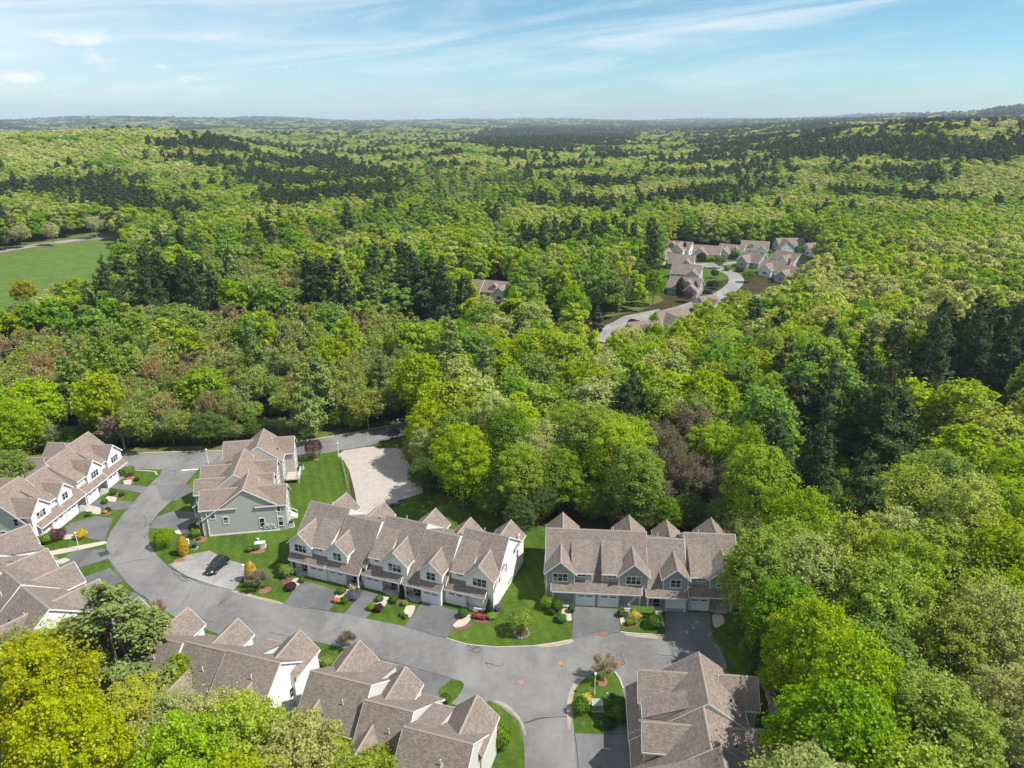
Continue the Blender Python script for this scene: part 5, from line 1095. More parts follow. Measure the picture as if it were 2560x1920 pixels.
for a in [
    (414, 1368, 1.75, 3.5, 'lime', 'big round lime green shrub at the bend in front of the grey gable wall', 'ball', 2600, .5), (460, 1386, .9, 3.7, 'gold', 'golden columnar evergreen left of the car bay', 'column', 2200),
    (629, 1452, .9, 3.8, 'gold', 'golden columnar evergreen right of the car bay beside a lamp post', 'column', 2200), (1304, 1580, 1.85, 3.6, 'lime', 'round lime green tree on the lawn between the cream and grey-green rows', 'ball', 3000, .6),
    (786, 1147, 2.1, 4.3, 'purple', 'purple-leaved tree on the lawn beside the gravel lot', 'ball', 2600, .8), (986, 1108, 1.3, 3.6, 'purple', 'small purple-leaved tree on the grass by the back street', 'ball', 1400, 1.0), (452, 1384, .7, .9, 'dark', 'low dark bush at the foot of the left golden evergreen'),
    (636, 1460, .6, .9, 'dark', 'low dark bush at the foot of the right golden evergreen'), (96, 1350, .95, 3.0, 'green', 'pointed green evergreen at the corner of the pale row', 'cone', 1500), (91, 1362, .95, 1.6, 'lime', 'round lime bush left of its twin at the corner of the pale row'),
    (118, 1358, 1.0, 1.7, 'lime', 'round lime bush right of its twin, beside the red maple'), (141, 1347, 1.7, 1.6, 'plum', 'low spreading dark red maple in front of the pale row', 'ball', 1800), (203, 1345, 1.05, 1.6, 'yellow', 'bright yellow bush at the end of the paved walk'),
    (324, 1189, 1.3, 2.0, 'lime', 'round lime bush at the far end of the pale row'), (342, 1202, .5, .7, 'purple', 'small dark bush beside the short walk at the far end of the pale row'), (286, 1237, .6, 1.2, 'green', 'olive bush at the third doorway of the pale row'), (304, 1240, .5, .7, 'dark', 'low dark bush by the third walkway of the pale row'),
    (262, 1258, .6, .7, 'green', 'trimmed hedge bush by the second walkway of the pale row'), (222, 1289, .55, .7, 'green', 'small trimmed bush by the first walkway of the pale row'), (271, 1279, .5, .8, 'dark', 'dark bush on the red bed beside the second driveway'), (264, 1283, .4, .6, 'orange', 'small orange flowering plant on the red bed beside the second driveway'),
    (491, 1342, .95, 1.7, 'lime', 'round lime bush at the corner of the grey gable wall'), (486, 1330, .9, 1.5, 'green', 'green bush behind the lime one at the grey corner'), (1366, 1521, 1.0, 1.9, 'lime', 'round lime bush at the left corner of the grey-green row'), (1392, 1526, 1.0, 1.7, 'green', 'round green bush right of the lime one at the grey-green corner'),
    (1378, 1532, .8, .9, 'dark', 'low dark bush in front of two round ones'), (1403, 1552, .8, 1.0, 'green', 'small olive bush beside the left walkway of the grey-green row'), (1586, 1548, .95, 1.3, 'yellow', 'bright yellow bush in the bed before the grey-green row'), (1583, 1558, .65, 1.0, 'lime', 'small lime bush right of another under the yellow one'),
    (1573, 1562, .55, .9, 'lime', 'small lime bush left of another under the yellow one'), (1632, 1566, 1.15, 1.7, 'green', 'round dark green bush on the small lawn before the grey-green row'), (1553, 1540, .6, 1.0, 'green', 'leafy bush at the middle driveway edge'), (1429, 1530, .5, 1.1, 'green', 'slim green bush between left walkway and driveway'),
    (716, 1440, 1.2, 1.9, 'lime', 'spreading lime bush at the left end of the cream row', 'ball', 1800), (708, 1430, 1.0, 1.7, 'green', 'green bush behind the lime one at the cream left end'), (727, 1472, .9, .9, 'purple', 'dark purple bush at the end of the first cream walkway'), (755, 1455, .5, .7, 'green', 'small hedge bush between first walkway and driveway'),
    (853, 1482, .75, .8, 'green', 'trimmed hedge bush by the second walkway of the cream row'), (839, 1505, .42, .7, 'orange', 'left of two orange flower tufts by the second cream walkway', 'ball', 500), (849, 1506, .42, .7, 'orange', 'right of two orange flower tufts by the second cream walkway', 'ball', 500), (884, 1494, 1.15, 1.0, 'blue', 'mass of blue flowers beside the second cream doorway', 'ball', 1500),
    (862, 1505, .7, .8, 'green', 'green clump beside the orange tufts'), (883, 1478, .4, .7, 'yellow', 'small yellow flowers by the second cream doorway', 'ball', 500), (948, 1502, .6, .7, 'green', 'trimmed hedge bush by the third walkway of the cream row'), (930, 1523, .65, .9, 'lime', 'small lime bush at the end of the third walkway'), (947, 1526, .75, .9, 'purple', 'purple bush at the end of the third walkway'),
    (984, 1504, .7, .9, 'green', 'olive bush in the bed by the third cream doorway'), (1011, 1512, .5, .7, 'lime', 'small lime ball in the bed left of the fourth walkway'), (1005, 1492, .55, 2.7, 'dark', 'narrow dark evergreen between third and fourth cream porches', 'cone', 900), (1005, 1540, .4, .6, 'green', 'left of two small round plants by the fourth walkway', 'ball', 500), (1014, 1546, .4, .6, 'green', 'right of two small round plants by the fourth walkway', 'ball', 500),
    (1157, 1542, .7, 1.3, 'green', 'leafy bush between fifth driveway and walkway'), (1188, 1544, .48, .7, 'azalea', 'leftmost of three red azaleas by the last cream porch', 'ball', 700), (1198, 1546, .52, .75, 'azalea', 'middle of three red azaleas by the last cream porch', 'ball', 700), (1209, 1547, .48, .7, 'azalea', 'rightmost of three red azaleas by the last cream porch', 'ball', 700),
    (1223, 1534, .65, 2.6, 'dark', 'pointed dark evergreen at the bright end wall corner', 'cone', 1100), (1228, 1545, .7, .8, 'lime', 'yellow-green clump below the pointed evergreen'), (1243, 1525, .6, .8, 'blue', 'bluish flowers along the foot of the bright end wall', 'ball', 700),
    (1452, 1779, 1.15, 1.9, 'green', 'round green bush at the left side of the planted island'), (1464, 1757, .85, 1.2, 'yellow', 'yellowish bush behind the round one on the island'), (1540, 1772, 1.2, 1.6, 'green', 'upper of two green bushes beside the grey roof on the island'), (1549, 1797, 1.25, 1.9, 'green', 'lower of two green bushes beside the grey roof on the island', 'ball', 1800),
    (1515, 1815, 1.0, .9, 'dark', 'low dark shrub at the curved bed on the island'), (1251, 1870, 1.2, 3.0, 'lime', 'tall lime shrub against the last end wall at the bottom'), (1113, 1755, .7, 1.0, 'green', 'small leafy bush at the corner of the grass island'), (815, 1663, .9, 1.3, 'lime', 'lime bush beside the white end wall at the bottom'), (775, 1640, .6, .8, 'purple', 'small dark bush on the round bed by the white end wall'),
    (255, 1472, .5, .7, 'green', 'small green plant on the bed between the lower left drives'), (183, 1436, .6, .8, 'lime', 'light green plant at the end of the narrow grass strip'), (640, 1374, .7, .9, 'green', 'right-hand plants of the bed round the grey utility box'), (624, 1378, .6, .8, 'green', 'left-hand plants of the bed round the grey utility box'),
    (497, 1750 - 400, .4, .5, 'green', 'tiny plant on the red bed below the grey gable')]:
    shrub(*a)
hg = thing('hedge', 'clipped lime green hedge in front of the grey-green row', 'hedge', (*G(1606, 1540), 0), math.atan2(-.0729, .997))
gg = np.random.default_rng(9); n_ = 3200; hp_ = gg.uniform(-1, 1, (n_, 3)); ax_ = gg.integers(0, 3, n_); ax_ = np.where(gg.uniform(size=n_) < .45, 2, ax_); sgn = np.where(ax_ == 2, 1, np.sign(gg.normal(size=n_)))
hp_[np.arange(n_), ax_] = sgn * gg.uniform(.88, 1.05, n_); nn_ = np.zeros((n_, 3)); nn_[np.arange(n_), ax_] = sgn
link('foliage', quads_mesh('foliage', cards(hp_ * np.array([1.7, .7, .6]) + np.array([0, 0, .62]), nn_ + gg.normal(size=(n_, 3)) * .45, .17 * gg.uniform(.6, 1.3, n_), 1.3, gg), F['lime']), hg)
for px, py, h, r, kd, lab in [(650, 1472, 3.4, 1.9, 'B', 'purplish bare shrub on its red bed beside the car bay'), (398, 1548, 3.6, 1.5, 'M', 'small pink blossoming tree in a stone ring beside the lower roofs'), (1508, 1700, 4.4, 1.9, 'M', 'fading pinkish blossom tree at the tip of the planted island'), (868, 1618, 2.6, 1.4, 'B', 'thin purple-leaved sapling beside the bottom middle gable')]:
    x, y = G(px, py); tree(kd, x, y, h, r, lab, None, 0, cat='small tree')
# far street garden plants
z8 = lambda x, y: (1340 + x * .35262, 560 + y * .35262)
for x, y, r, h, col, shp, st, lab in [(1298, 315, 2.6, 5, 'green', 'ball', 1.6, 'round tree on the mulched island of the far street'), (1505, 415, 2.8, 5, 'green', 'ball', 1.4, 'round tree on the lawn right of the far street'), (1262, 385, 1.7, 4, 'green', 'ball', 1.2, 'lollipop tree between two driveways of the far street'),
        (1280, 462, 2.2, 4, 'green', 'ball', 1.0, 'small tree above the dark blue car'), (1072, 555, 2.2, 4.4, 'plum', 'ball', 1.6, 'dark red tree on the sloping lawn'), (1022, 503, 2.0, 7.5, 'dark', 'column', 0, 'broad dark evergreen against the dark sage cottage'), (1122, 512, 1.2, 6, 'dark', 'column', 0, 'slim dark evergreen left of the white garage'),
        (1050, 216, 1.1, 6.5, 'dark', 'column', 0, 'slim dark evergreen against the white cottage'), (1915, 215, 1.2, 6, 'dark', 'cone', 0, 'dark pointed evergreen by the lone blue garage cottage'), (1170, 262, 2.6, 4, 'purple', 'ball', 0, 'purple bush beside the pale blue garage'), (1212, 265, 1.7, 2.6, 'lime', 'ball', 0, 'left of two lime bushes below the pale blue gable'),
        (1242, 263, 1.8, 2.8, 'lime', 'ball', 0, 'right of two lime bushes below the pale blue gable'), (1290, 258, 1.9, 2.6, 'pink', 'ball', 0, 'pinkish bush below the pale blue gable'), (1410, 250, 2.4, 4.5, 'green', 'ball', .8, 'round tree before the white gable of the third cottage'), (1860, 222, 2.7, 5, 'green', 'ball', .8, 'round dark tree before the lone cottage'),
        (1445, 338, 2.2, 2.0, 'plum', 'ball', 0, 'dark red low bush by the porch cottage'), (1355, 330, 1.5, 2.2, 'lime', 'ball', 0, 'lime bush on the mulched island of the far street'), (1235, 440, 1.6, 2.2, 'plum', 'ball', 0, 'dark bush left of the small tree above the blue car'), (1650, 205, 1.5, 2, 'lime', 'ball', 0, 'lime bush before the porch gable at the top of the street'),
        (690, 735, 2.2, 3, 'plum', 'ball', 0, 'dark red bush at the left of the roof by the road fork'), (1150, 120, 1.9, 6, 'gold', 'cone', 0, 'golden conical tree behind the pale blue cottage')]:
    shrub(*z8(x, y), r, h, col, lab, shp, 900, st, size=.5)
# reeds of the marsh
mp = [(620, 1082), (660, 1060), (740, 1050), (840, 1044), (905, 1045), (900, 1060), (745, 1086), (660, 1094)]
sheet('marsh', P(mp), .05, plain('marsh_floor', (.16, .13, .075), 1, .3, .8), kind='structure')
rg = np.random.default_rng(4); rp = []
while len(rp) < 5200:
    px, py = rg.uniform(610, 910), rg.uniform(1040, 1092)
    if inside((px, py), mp): rp.append((*G(px, py), 0))
rp = np.array(rp); rn = unit(rg.normal(size=(len(rp), 3)) * np.array([1, 1, 0])) * rg.uniform(.05, .14, (len(rp), 1)); tp = rp + np.stack([rg.normal(size=len(rp)) * .25, rg.normal(size=len(rp)) * .25, rg.uniform(.7, 2.0, len(rp))], 1)
rd = link('reeds', quads_mesh('reeds', np.stack([rp - rn, rp + rn, tp + rn * .3, tp - rn * .3], 1), foliage('reed_leaves', (.30, .25, .14), trans=.2))); rd['kind'] = 'stuff'
for i, (px, py, r, h, kd) in enumerate([(668, 1090, 2.6, 4.5, 'S'), (705, 1086, 2.4, 4.2, 'S'), (770, 1074, 2.4, 3.8, 'S'), (815, 1066, 2.8, 4.6, 'D'), (845, 1060, 3.0, 5.2, 'D'), (870, 1056, 2.6, 5, 'D'), (640, 1098, 2.6, 4.8, 'D'), (590, 1105, 2.8, 5, 'S'), (560, 1108, 3, 6, 'D'), (925, 1044, 2.6, 5, 'D'), (735, 1080, 2.0, 3.2, 'T'), (965, 1040, 2.8, 5.4, 'G')]):
    x, y = G(px, py); tree(kd, x, y, h, r, ['willow bush %s by the marsh edge along the back street', 'leafy bush %s by the marsh edge along the back street'][kd in 'DG'] % ['at the left', 'second', 'in the middle', 'left of the guard rail', 'just left of the guard rail', 'behind the guard rail', 'left of the grey gable peaks', 'behind the grey gable peaks', 'behind the grey row', 'beyond the guard rail', 'low among the reeds', 'at the right end'][i], None, 0, cat='bush')
# brush that closes the wood edge along the far side of the back street
bw = ['silvery willow scrub', 'grey-green leafy scrub', 'deep green leafy scrub', 'fresh green scrub']; bk = 'SSDG'; nth = {}; on = 'first second third fourth fifth sixth seventh eighth ninth tenth eleventh twelfth thirteenth fourteenth'.split()
for i in range(26):
    px = 20 + i * 23 + rnd.uniform(-6, 6); py = 1150 - 24 * min(px, 560) / 560 - 16 + rnd.uniform(-7, 3) - max(0, px - 560) * .12; j = rnd.randrange(4); r = rnd.uniform(2.2, 3.3)
    x, y = G(px, py - 6); where_ = ['behind the pale row', 'between pale row and road junction', 'opposite the road junction', 'behind the sage row'][0 if px < 270 else 1 if px < 390 else 2 if px < 500 else 3]
    nth[where_] = nth.get(where_, -1) + 1; t_ = '%s, %s bush from the left %s' % (bw[j], on[nth[where_]], where_); tree(bk[j], x, y, r * rnd.uniform(1.5, 2.1), r, t_, 'scrub bushes along the back street', 0, cat='bush')
# ------------------------------------------------------------------ street furniture and small things
lamp_spots = [(198, 1374, 'white lamp post on the lawn by the paved walk at the left'), (521, 1159, 'white lamp post by the stop line at the side road'), (613, 1457, 'white lamp post at the corner of the car bay'), (1486, 1736, 'white lamp post on the planted island'), (847, 1143, 'white lamp post at the corner of the gravel lot'), (1544, 670, 'white lamp post on the mulched island of the far street') if False else (z8(1322, 330)[0], z8(1322, 330)[1], 'white lamp post on the mulched island of the far street')]
lm0 = MB().tube([(0, 0, 0), (0, 0, .5), (0, 0, .55), (0, 0, 3.1)], [.09, .085, .06, .05], 8).mesh('post', M['trim'])
lm1 = MB().lathe([(.05, 0), (.13, .06), (.15, .3), (.02, .34)], 8).mesh('lantern', M['lens']); lm2 = MB().lathe([(.20, .3), (.18, .36), (.05, .46), (.01, .5)], 8).mesh('lamp_cap', M['trim'])
for px, py, lab in lamp_spots:
    o = thing('lamp_post', lab, 'lamp post', (*G(px, py), 0), 0, 'white lamp posts'); link('post', lm0, o); link('lantern', lm1, o, (0, 0, 3.08)); link('lamp_cap', lm2, o, (0, 0, 3.08))
def crate(px, py, w, d, h, m, label, yaw=0, name='utility_box', slab=True):
    o = thing(name, label, 'utility box', (*G(px, py), 0), R(yaw))
    if slab: MB().box(-w / 2 - .15, w / 2 + .15, -d / 2 - .15, d / 2 + .15, 0, .12).build('base_slab', M['concrete'], o)
    MB().box(-w / 2, w / 2, -d / 2, d / 2, .1, h).build('cabinet', M[m], o); mb = MB(); mb.pu([(-d / 2 - .05, h), (-d / 2 - .05, h + .04), (0, h + .1), (d / 2 + .05, h + .04), (d / 2 + .05, h)], -w / 2 - .05, w / 2 + .05); mb.build('lid', M[m], o)
    MB().box(-.02, .02, -d / 2 - .02, -d / 2, .3, h - .1).build('door_gap', M['black'], o)
crate(1492, 1771, 1.35, 1.1, 1.0, 'box_green', 'pale green transformer box on the planted island', 2); crate(1529, 1753, .6, .6, 1.0, 'box_dark', 'dark teal cabinet right of the pale transformer'); crate(1518, 1748, .22, .22, .9, 'trim', 'small white pedestal beside the teal cabinet', 0, 'pedestal', False); crate(1472, 1776, .2, .2, 1.15, 'trim', 'white post left of the pale transformer', 0, 'pedestal', False)
crate(651, 1368, 1.7, .9, .95, 'grey_box', 'pale grey utility box in the round bed on the lawn', 12); crate(646, 1356, .25, .25, .8, 'trim', 'small white pedestal behind the pale grey box', 0, 'pedestal', False); crate(487, 1371, .65, .6, .95, 'box_dark', 'dark teal cabinet right of the left golden evergreen'); crate(471, 1362, .3, .3, 1.1, 'trim', 'white pedestal behind the left golden evergreen', 0, 'pedestal', False)
def aircon(px, py, label):
    o = thing('air_conditioner', label, 'air conditioner', (*G(px, py), 0), .2, 'air conditioners by the walls'); MB().box(-.55, .55, -.55, .55, 0, .1).build('base_slab', M['concrete'], o)
    for k in range(7): MB().box(-.42, .42, -.42, .42, .12 + k * .115, .2 + k * .115).build('louvre', M['grey_box'], o)
    MB().box(-.38, .38, -.38, .38, .1, .95).build('core', M['shadow'], o); MB().lathe([(.36, .95), (.36, .99), (.1, 1.0)], 12).build('fan_guard', M['black'], o)
aircon(754, 1172, 'air conditioner at the far corner of the sage row by the lawn'); aircon(729, 1316, 'air conditioner at the near corner of the sage row')
for k in range(5):
    MB().box(-.16, .16, -.16, 0, 0, .55).build('meter_box', M['grey_box'], rowB, (26.3, 10.4 + k * .42, .75 + .25 * (k % 2)), Q)
MB().box(-1.2, 1.2, -.08, 0, 0, .12).build('meter_rail', M['trim'], rowB, (26.3, 11.2, .55), Q)
MB().box(26.3, 26.36, .95, 13.0, 0, .22).build('sill_board', M['trim'], rowB); MB().box(26.28, 26.40, .86, .98, 0, 5.5).build('corner_board', M['trim'], rowB)
for k in range(4): MB().box(-.13, .13, -.18, 0, 0, .5).build('meter_box', M['grey_box'], rowC, (35.0, 8.6 + k * .45, .7), Q)
# decks behind the sage row
for u0, u1, v0, v1, zf_ in ((4.9, 8.5, 11.9, 14.6, .9), (12.6, 15.4, 9.6, 12.6, 1.3)):
    dk = MB().box(u0, u1, v0, v1, zf_ - .1, zf_).build('deck_floor', M['deck'], rowB)
    for uu in (u0 + .06, (u0 + u1) / 2, u1 - .06): MB().box(uu - .06, uu + .06, v1 - .12, v1, 0, zf_ + 1).build('deck_post', M['trim'], rowB)
    for zz in (.2, .95): MB().box(u0, u1, v1 - .09, v1 - .03, zf_ + zz - .04, zf_ + zz + .04).build('deck_rail', M['trim'], rowB); MB().box(u1 - .09, u1 - .03, v0, v1, zf_ + zz - .04, zf_ + zz + .04).build('deck_rail', M['trim'], rowB)
    n_ = int((u1 - u0) / .22)
    for k in range(n_): MB().box(u0 + .11 + k * .22, u0 + .16 + k * .22, v1 - .085, v1 - .035, zf_ + .2, zf_ + .95).build('baluster', M['trim'], rowB)
for k in range(4): MB().box(21.4 - k * .0, 22.6, 14.5 + k * .28, 14.78 + k * .28, 0, .75 - k * .19).build('step', M['trim'], rowB)
for uu in (21.4, 22.6): MB().tube([(uu, 14.5, 0), (uu, 14.5, 1.7), (uu, 15.6, 1.0), (uu, 15.6, 0)], .06, 4).build('hand_rail', M['trim'], rowB)
# split rail fence, guard rail, stone wall, boulder
fa, fb = Vector((*G(853, 1150), 0)), Vector((*G(870, 1222), 0)); fd = (fb - fa); fl = fd.length
fe_ = thing('rail_fence', 'weathered split rail fence along the left side of the gravel lot', 'fence', fa, math.atan2(fd.y, fd.x))
for k in range(6): MB().box(-.08, .08, -.08, .08, 0, 1.2).build('post', M['wood'], fe_, (fl * k / 5, 0, 0))
for k in range(5):
    for zz in (.45, .95): MB().tube([(fl * k / 5, .03, zz), (fl * (k + .5) / 5, .05, zz - .02), (fl * (k + 1) / 5, -.03, zz)], .055, 5).build('rail', M['wood'], fe_)
ga, gb = Vector((*G(992, 1054), 0)), Vector((*G(1056, 1044), 0)); gd = gb - ga; gl = gd.length
gr_ = thing('guard_rail', 'grey steel guard rail beside the back street where it enters the woods', 'guard rail', ga, math.atan2(gd.y, gd.x))
for k in range(5): MB().box(-.07, .07, 0, .14, 0, .75).build('post', M['wood'], gr_, (gl * k / 4, 0, 0))
MB().pu([(-.06, .4), (0, .48), (-.06, .56), (0, .64), (-.06, .72), (-.02, .72), (.04, .64), (-.02, .56), (.04, .48), (-.02, .4)], 0, gl).build('rail', M['metal'], gr_)
def rock_mesh(seed):
    r_ = random.Random(seed); bm = bmesh.new(); bmesh.ops.create_icosphere(bm, subdivisions=1, radius=1)
    for v in bm.verts: v.co *= r_.uniform(.72, 1.12); v.co.z *= .75
    me = bpy.data.meshes.new('stone'); bm.to_mesh(me); bm.free(); me.materials.append(M['stone']); return me
rocks = [rock_mesh(k) for k in range(5)]
wa = [G(1905, 1690), G(1925, 1740), G(1938, 1800), G(1955, 1860), G(1975, 1930)]
sw = thing('stone_wall', 'tumbled dry stone wall along the wood edge right of the bottom right townhouses', 'stone wall', (*wa[0], 0))
ln = spline(wa, 16)
for i, (x, y) in enumerate(ln):
    for j in range(2):
        o = link('stone', rocks[(i * 2 + j) % 5], sw, (x - wa[0][0] + rnd.uniform(-.5, .5), y - wa[0][1] + rnd.uniform(-.2, .2), .25 + j * .4)); s_ = rnd.uniform(.3, .6); o.scale = (s_, s_ * rnd.uniform(.7, 1.2), s_ * .8); o.rotation_euler = (0, 0, rnd.uniform(0, 6))
bo = link('boulder', rock_mesh(21), None, (*G(991, 1260), .3)); bo.scale = (.9, .6, .6); tag(bo, 'grey boulder at the lower corner of the gravel lot', 'boulder')
for cx_, cy_, lab in ((1304, 1584, 'ring of pale stones under the round lime tree'), (398, 1550, 'ring of pale stones round the pink blossoming tree')):
    rg_ = thing('stone_ring', lab, 'garden edging', (*G(cx_, cy_), 0))
    for k in range(16):
        o = link('stone', rocks[k % 5], rg_, (1.05 * math.cos(k * .393), 1.05 * math.sin(k * .393), .1)); o.scale = (.26, .2, .16); o.rotation_euler = (0, 0, k * .393); o.rotation_euler = (0, 0, k * .393)
# road furniture and marks
def disc(px, py, r, m, label, name='manhole_cover'):
    x, y = G(px, py); o = MB().lathe([(r, 0), (r, .012), (r * .85, .014), (r * .84, .010), (.02, .012)], 18).build(name, M[m], None, (x, y, LX * 4)); tag(o, label, 'manhole cover', 'manhole covers')
disc(1401, 1658, .42, 'rust', 'rust coloured manhole cover in the middle of the turning area'); disc(1303, 1706, .38, 'rust', 'rusty manhole cover at the mouth of the lower drive'); disc(634, 1560, .3, 'iron', 'small dark cover in the road left of the middle') if False else None
def basin(px, py, yaw, label):
    x, y = G(px, py); o = thing('drain_grate', label, 'drain', (x, y, LX * 4), R(yaw), 'drain grates'); MB().box(-.55, .55, -.42, .42, 0, .02).build('frame', M['iron'], o)
    for k in range(7): MB().box(-.48 + k * .15, -.42 + k * .15, -.36, .36, .02, .04).build('bar', M['rust'], o)
basin(1509, 1586, -4, 'rusty drain grate at the mouth of the middle driveway'); basin(1547, 1655, -12, 'rusty drain grate near the tip of the planted island'); basin(386, 1210, 60, 'drain grate on the side road near the grass'); basin(461, 1207, 60, 'drain grate at the edge of the side road opposite')
sheet('asphalt_patch', P([(244, 1383), (270, 1375), (275, 1386), (251, 1393)]), LX * 6.5, M['patch'], kind='structure')
strip('stop_line', P([(454, 1176), (496, 1173)]), .45, LX * 4.2, M['line'], 'structure')
cr = lambda L, w=.09: strip('crack_line', P(L), w, LX * 5.6, M['tar'], 'structure')
for L in ([(712, 1509), (738, 1517), (760, 1521), (790, 1522), (818, 1528), (845, 1533)], [(1012, 1567), (1040, 1573), (1075, 1585), (1118, 1596)], [(410, 1172), (440, 1166), (470, 1165), (496, 1160)], [(418, 1206), (440, 1180), (412, 1172)], [(372, 1316), (385, 1300), (398, 1286), (418, 1262), (455, 1226), (476, 1205)],
          [(290, 1413), (310, 1407), (340, 1400), (365, 1400), (392, 1390)], [(270, 1398), (290, 1423), (312, 1454), (340, 1480), (372, 1500)], [(367, 1500), (360, 1490)], [(418, 1414), (440, 1428), (465, 1440), (500, 1458), (540, 1468)], [(425, 1412), (450, 1432), (462, 1444), (480, 1446)], [(430, 1420), (436, 1436), (458, 1442), (470, 1452)], [(470, 1445), (455, 1436), (447, 1446), (462, 1455), (478, 1450)],
          [(536, 1521), (552, 1507), (566, 1494), (582, 1482), (590, 1478)], [(548, 1512), (565, 1500), (585, 1487)], [(488, 1546), (510, 1550), (534, 1556)], [(674, 1580), (690, 1585), (715, 1589)], [(978, 1655), (1010, 1662), (1050, 1674), (1090, 1686), (1126, 1695)], [(1212, 1658), (1232, 1660), (1222, 1672), (1214, 1656), (1240, 1664), (1256, 1665), (1257, 1656)],
          [(1164, 1618), (1180, 1612), (1196, 1620), (1172, 1628), (1188, 1632), (1205, 1622), (1184, 1617), (1168, 1624), (1195, 1632), (1207, 1627)], [(1170, 1614), (1186, 1625), (1200, 1616), (1178, 1622)], [(1302, 1810), (1325, 1805), (1352, 1795), (1390, 1793), (1430, 1791)], [(1311, 1808), (1340, 1797), (1370, 1794)], [(1454, 1585), (1480, 1582), (1497, 1580), (1520, 1586), (1550, 1580)], [(1488, 1576), (1512, 1577), (1516, 1584)],
          [(1530, 1643), (1552, 1636), (1562, 1660), (1538, 1668), (1530, 1643)], [(1545, 1668), (1534, 1674)], [(1552, 1636), (1556, 1628)], [(1436, 1834), (1442, 1870), (1446, 1920)], [(1635, 1635), (1655, 1638), (1690, 1640)], [(256, 1352), (270, 1330), (288, 1305), (312, 1274)], [(1396, 1652), (1406, 1670)], [(840, 1127), (880, 1122), (905, 1117)], [(278, 1390), (296, 1386), (294, 1378), (276, 1382), (278, 1390)],
          [(420, 1140), (436, 1137), (425, 1142), (440, 1139)], [(360, 1318), (366, 1300), (360, 1290)], [(362, 1345), (370, 1330), (358, 1338), (366, 1350)]): cr(L)
for px, py in ((292, 1332), (322, 1326), (326, 1294), (306, 1371), (340, 1376), (386, 1392), (300, 1428), (446, 1418), (456, 1432), (536, 1456), (340, 1412), (355, 1355)):
    x, y = G(px, py); strip('spray_mark', [(x - .5, y), (x, y + .25), (x + .5, y + .05)], .12, LX * 6, M['spray'], 'structure'); strip('spray_mark', [(x - .1, y - .3), (x + .2, y + .35)], .1, LX * 6.2, M['spray'], 'structure')
hy = thing('fire_hydrant', 'small red hydrant in the shade by the right-hand woods', 'hydrant', (*G(1834, 1575), 0)); MB().lathe([(.16, 0), (.13, .05), (.13, .5), (.16, .52), (.1, .66), (.03, .72)], 10).build('barrel', M['red_lens'], hy); MB().box(-.22, .22, -.06, .06, .34, .46).build('outlet', M['red_lens'], hy)
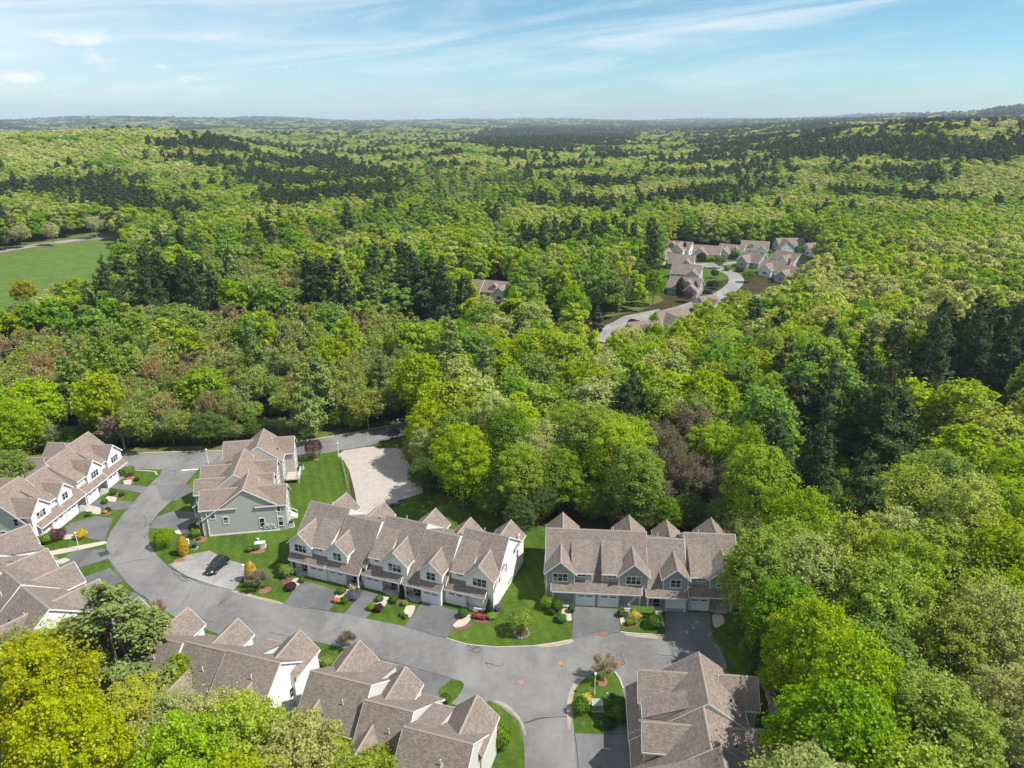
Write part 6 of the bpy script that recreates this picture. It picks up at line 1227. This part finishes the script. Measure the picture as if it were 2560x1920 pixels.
# ------------------------------------------------------------------ cars
def car(px, py, yaw, paint, label, L=4.6):
    x, y = G(px, py); o = thing('parked_car', label, 'car', (x, y, LX * 5), R(yaw), 'parked cars'); k = L / 4.6
    st = [(-2.28, .70, .42, .72), (-2.2, .86, .36, .95), (-1.7, .92, .30, 1.0), (-.9, .93, .28, 1.0), (.3, .93, .28, .98), (1.1, .92, .28, .95), (1.75, .88, .30, .88), (2.15, .78, .34, .76), (2.3, .60, .42, .62)]
    def loft(secs, nm, m, close=True):
        mb = MB(); rings = []
        for xx, pts in secs: rings.append([(xx * k, yy * k, zz * k) for yy, zz in pts])
        n = len(rings[0]); fs = [(i * n + j, i * n + (j + 1) % n, (i + 1) * n + (j + 1) % n, (i + 1) * n + j) for i in range(len(rings) - 1) for j in range(n)]
        mb.add([p for r in rings for p in r], fs + [tuple(range(n))[::-1], tuple(range((len(rings) - 1) * n, len(rings) * n))]); return mb.build(nm, m, o, smooth=False)
    body = [(xx, [(-w * .94, zb), (-w, (zb + zt) * .5), (-w * .95, zt - .06), (-w * .8, zt), (w * .8, zt), (w * .95, zt - .06), (w, (zb + zt) * .5), (w * .94, zb)]) for xx, w, zb, zt in st]
    loft(body, 'body', M[paint])
    cab = [(-2.12, .72, 1.02), (-1.95, .70, 1.30), (-1.5, .66, 1.60), (-.6, .66, 1.66), (.25, .66, 1.60), (.75, .68, 1.30), (1.15, .72, .96)]
    loft([(xx, [(-.84, .9), (-w, zt), (w, zt), (.84, .9)]) for xx, w, zt in cab], 'window_glass', M['glass'])
    loft([(xx, [(-.665, zt - .03), (-.6, zt + .03), (.6, zt + .03), (.665, zt - .03)]) for xx, zt in ((-1.75, 1.46), (-1.5, 1.61), (-.6, 1.67), (.22, 1.61))], 'roof_panel', M[paint])
    for sg in (-1, 1):
        for xx in (-.55, -1.4): MB().prism([(xx * k, sg * .86 * k, .9 * k), ((xx + .09) * k, sg * .86 * k, .9 * k), ((xx + .05) * k, sg * .69 * k, 1.58 * k), ((xx - .04) * k, sg * .69 * k, 1.58 * k)], [(xx * k, sg * .80 * k, .9 * k), ((xx + .09) * k, sg * .80 * k, .9 * k), ((xx + .05) * k, sg * .64 * k, 1.58 * k), ((xx - .04) * k, sg * .64 * k, 1.58 * k)]).build('pillar', M[paint], o)
        MB().tube([(-1.6 * k, sg * .58 * k, 1.62 * k), (-1.4 * k, sg * .58 * k, 1.72 * k), (.0, sg * .58 * k, 1.72 * k), (.2 * k, sg * .58 * k, 1.64 * k)], .03, 5).build('roof_rail', M['alloy'], o)
        MB().box(.75 * k, .95 * k, sg * 1.0 * k - .1, sg * 1.0 * k + .1, .98 * k, 1.14 * k).build('mirror', M[paint], o)
        MB().prism([(2.02 * k, sg * .5 * k, .70 * k), (2.2 * k, sg * .5 * k, .62 * k), (2.05 * k, sg * .82 * k, .66 * k), (1.85 * k, sg * .82 * k, .76 * k)], [(2.06 * k, sg * .5 * k, .80 * k), (2.24 * k, sg * .5 * k, .7 * k), (2.09 * k, sg * .84 * k, .74 * k), (1.88 * k, sg * .85 * k, .84 * k)]).build('headlight', M['lens'], o)
        MB().box(-2.27 * k, -2.1 * k, sg * .72 * k - .14, sg * .72 * k + .14, .78 * k, .96 * k).build('tail_light', M['red_lens'], o)
        MB().box(-.9 * k, -.7 * k, sg * .935 * k - .02, sg * .935 * k + .02, .78 * k, .82 * k).build('door_handle', M['alloy'], o)
        for xx in (-1.38, 1.42):
            w_ = link('wheel', None, o, (xx * k, sg * .84 * k, .35 * k)); w_.rotation_euler = (R(90), 0, 0)
            MB().lathe([(.22, -.1), (.34, -.11), (.355, -.05), (.355, .05), (.34, .11), (.22, .1)], 18).build('tyre', M['tyre'], w_); rm = MB()
            for q in range(5): a = q * 2 * math.pi / 5; rm.tube([(0, 0, -sg * .08), (.22 * math.cos(a), .22 * math.sin(a), -sg * .09)], [.05, .035], 4)
            rm.lathe([(.2, -.07), (.235, -.1), (.235, .1), (.2, .07)], 16); rm.build('rim', M['alloy'], w_)
    MB().box(2.2 * k, 2.31 * k, -.5 * k, .5 * k, .44 * k, .6 * k).build('grille', M['black'], o); MB().box(2.29 * k, 2.33 * k, -.2 * k, .2 * k, .46 * k, .56 * k).build('number_plate', M['trim'], o); MB().box(.62 * k, .64 * k, -.6 * k, .6 * k, 1.36 * k, 1.38 * k).build('wiper', M['black'], o)
    return o
ca, cb = G(521, 1436), G(566, 1398); car((521 + 566) / 2, (1435 + 1397) / 2 + 5, math.degrees(math.atan2(ca[1] - cb[1], ca[0] - cb[0])), 'black_paint', 'glossy black estate car parked alone in the light asphalt bay')
car(*z8(1222, 492), -25, 'blue_paint', 'dark blue car parked before the white garage on the far street')
# ------------------------------------------------------------------ air
hz = MB().box(-12500, 12500, -4000, 12500, -2, 190)
m_ = bpy.data.materials.new('air'); m_.use_nodes = True; m_.node_tree.nodes.clear()
vo = m_.node_tree.nodes.new('ShaderNodeOutputMaterial'); pv_ = m_.node_tree.nodes.new('ShaderNodeVolumePrincipled')
pv_.inputs['Color'].default_value = (.74, .88, 1.0, 1); pv_.inputs['Density'].default_value = 9.5e-5; pv_.inputs['Anisotropy'].default_value = .1
m_.node_tree.links.new(pv_.outputs[0], vo.inputs['Volume'])
ho = hz.build('haze', m_); ho['kind'] = 'stuff'
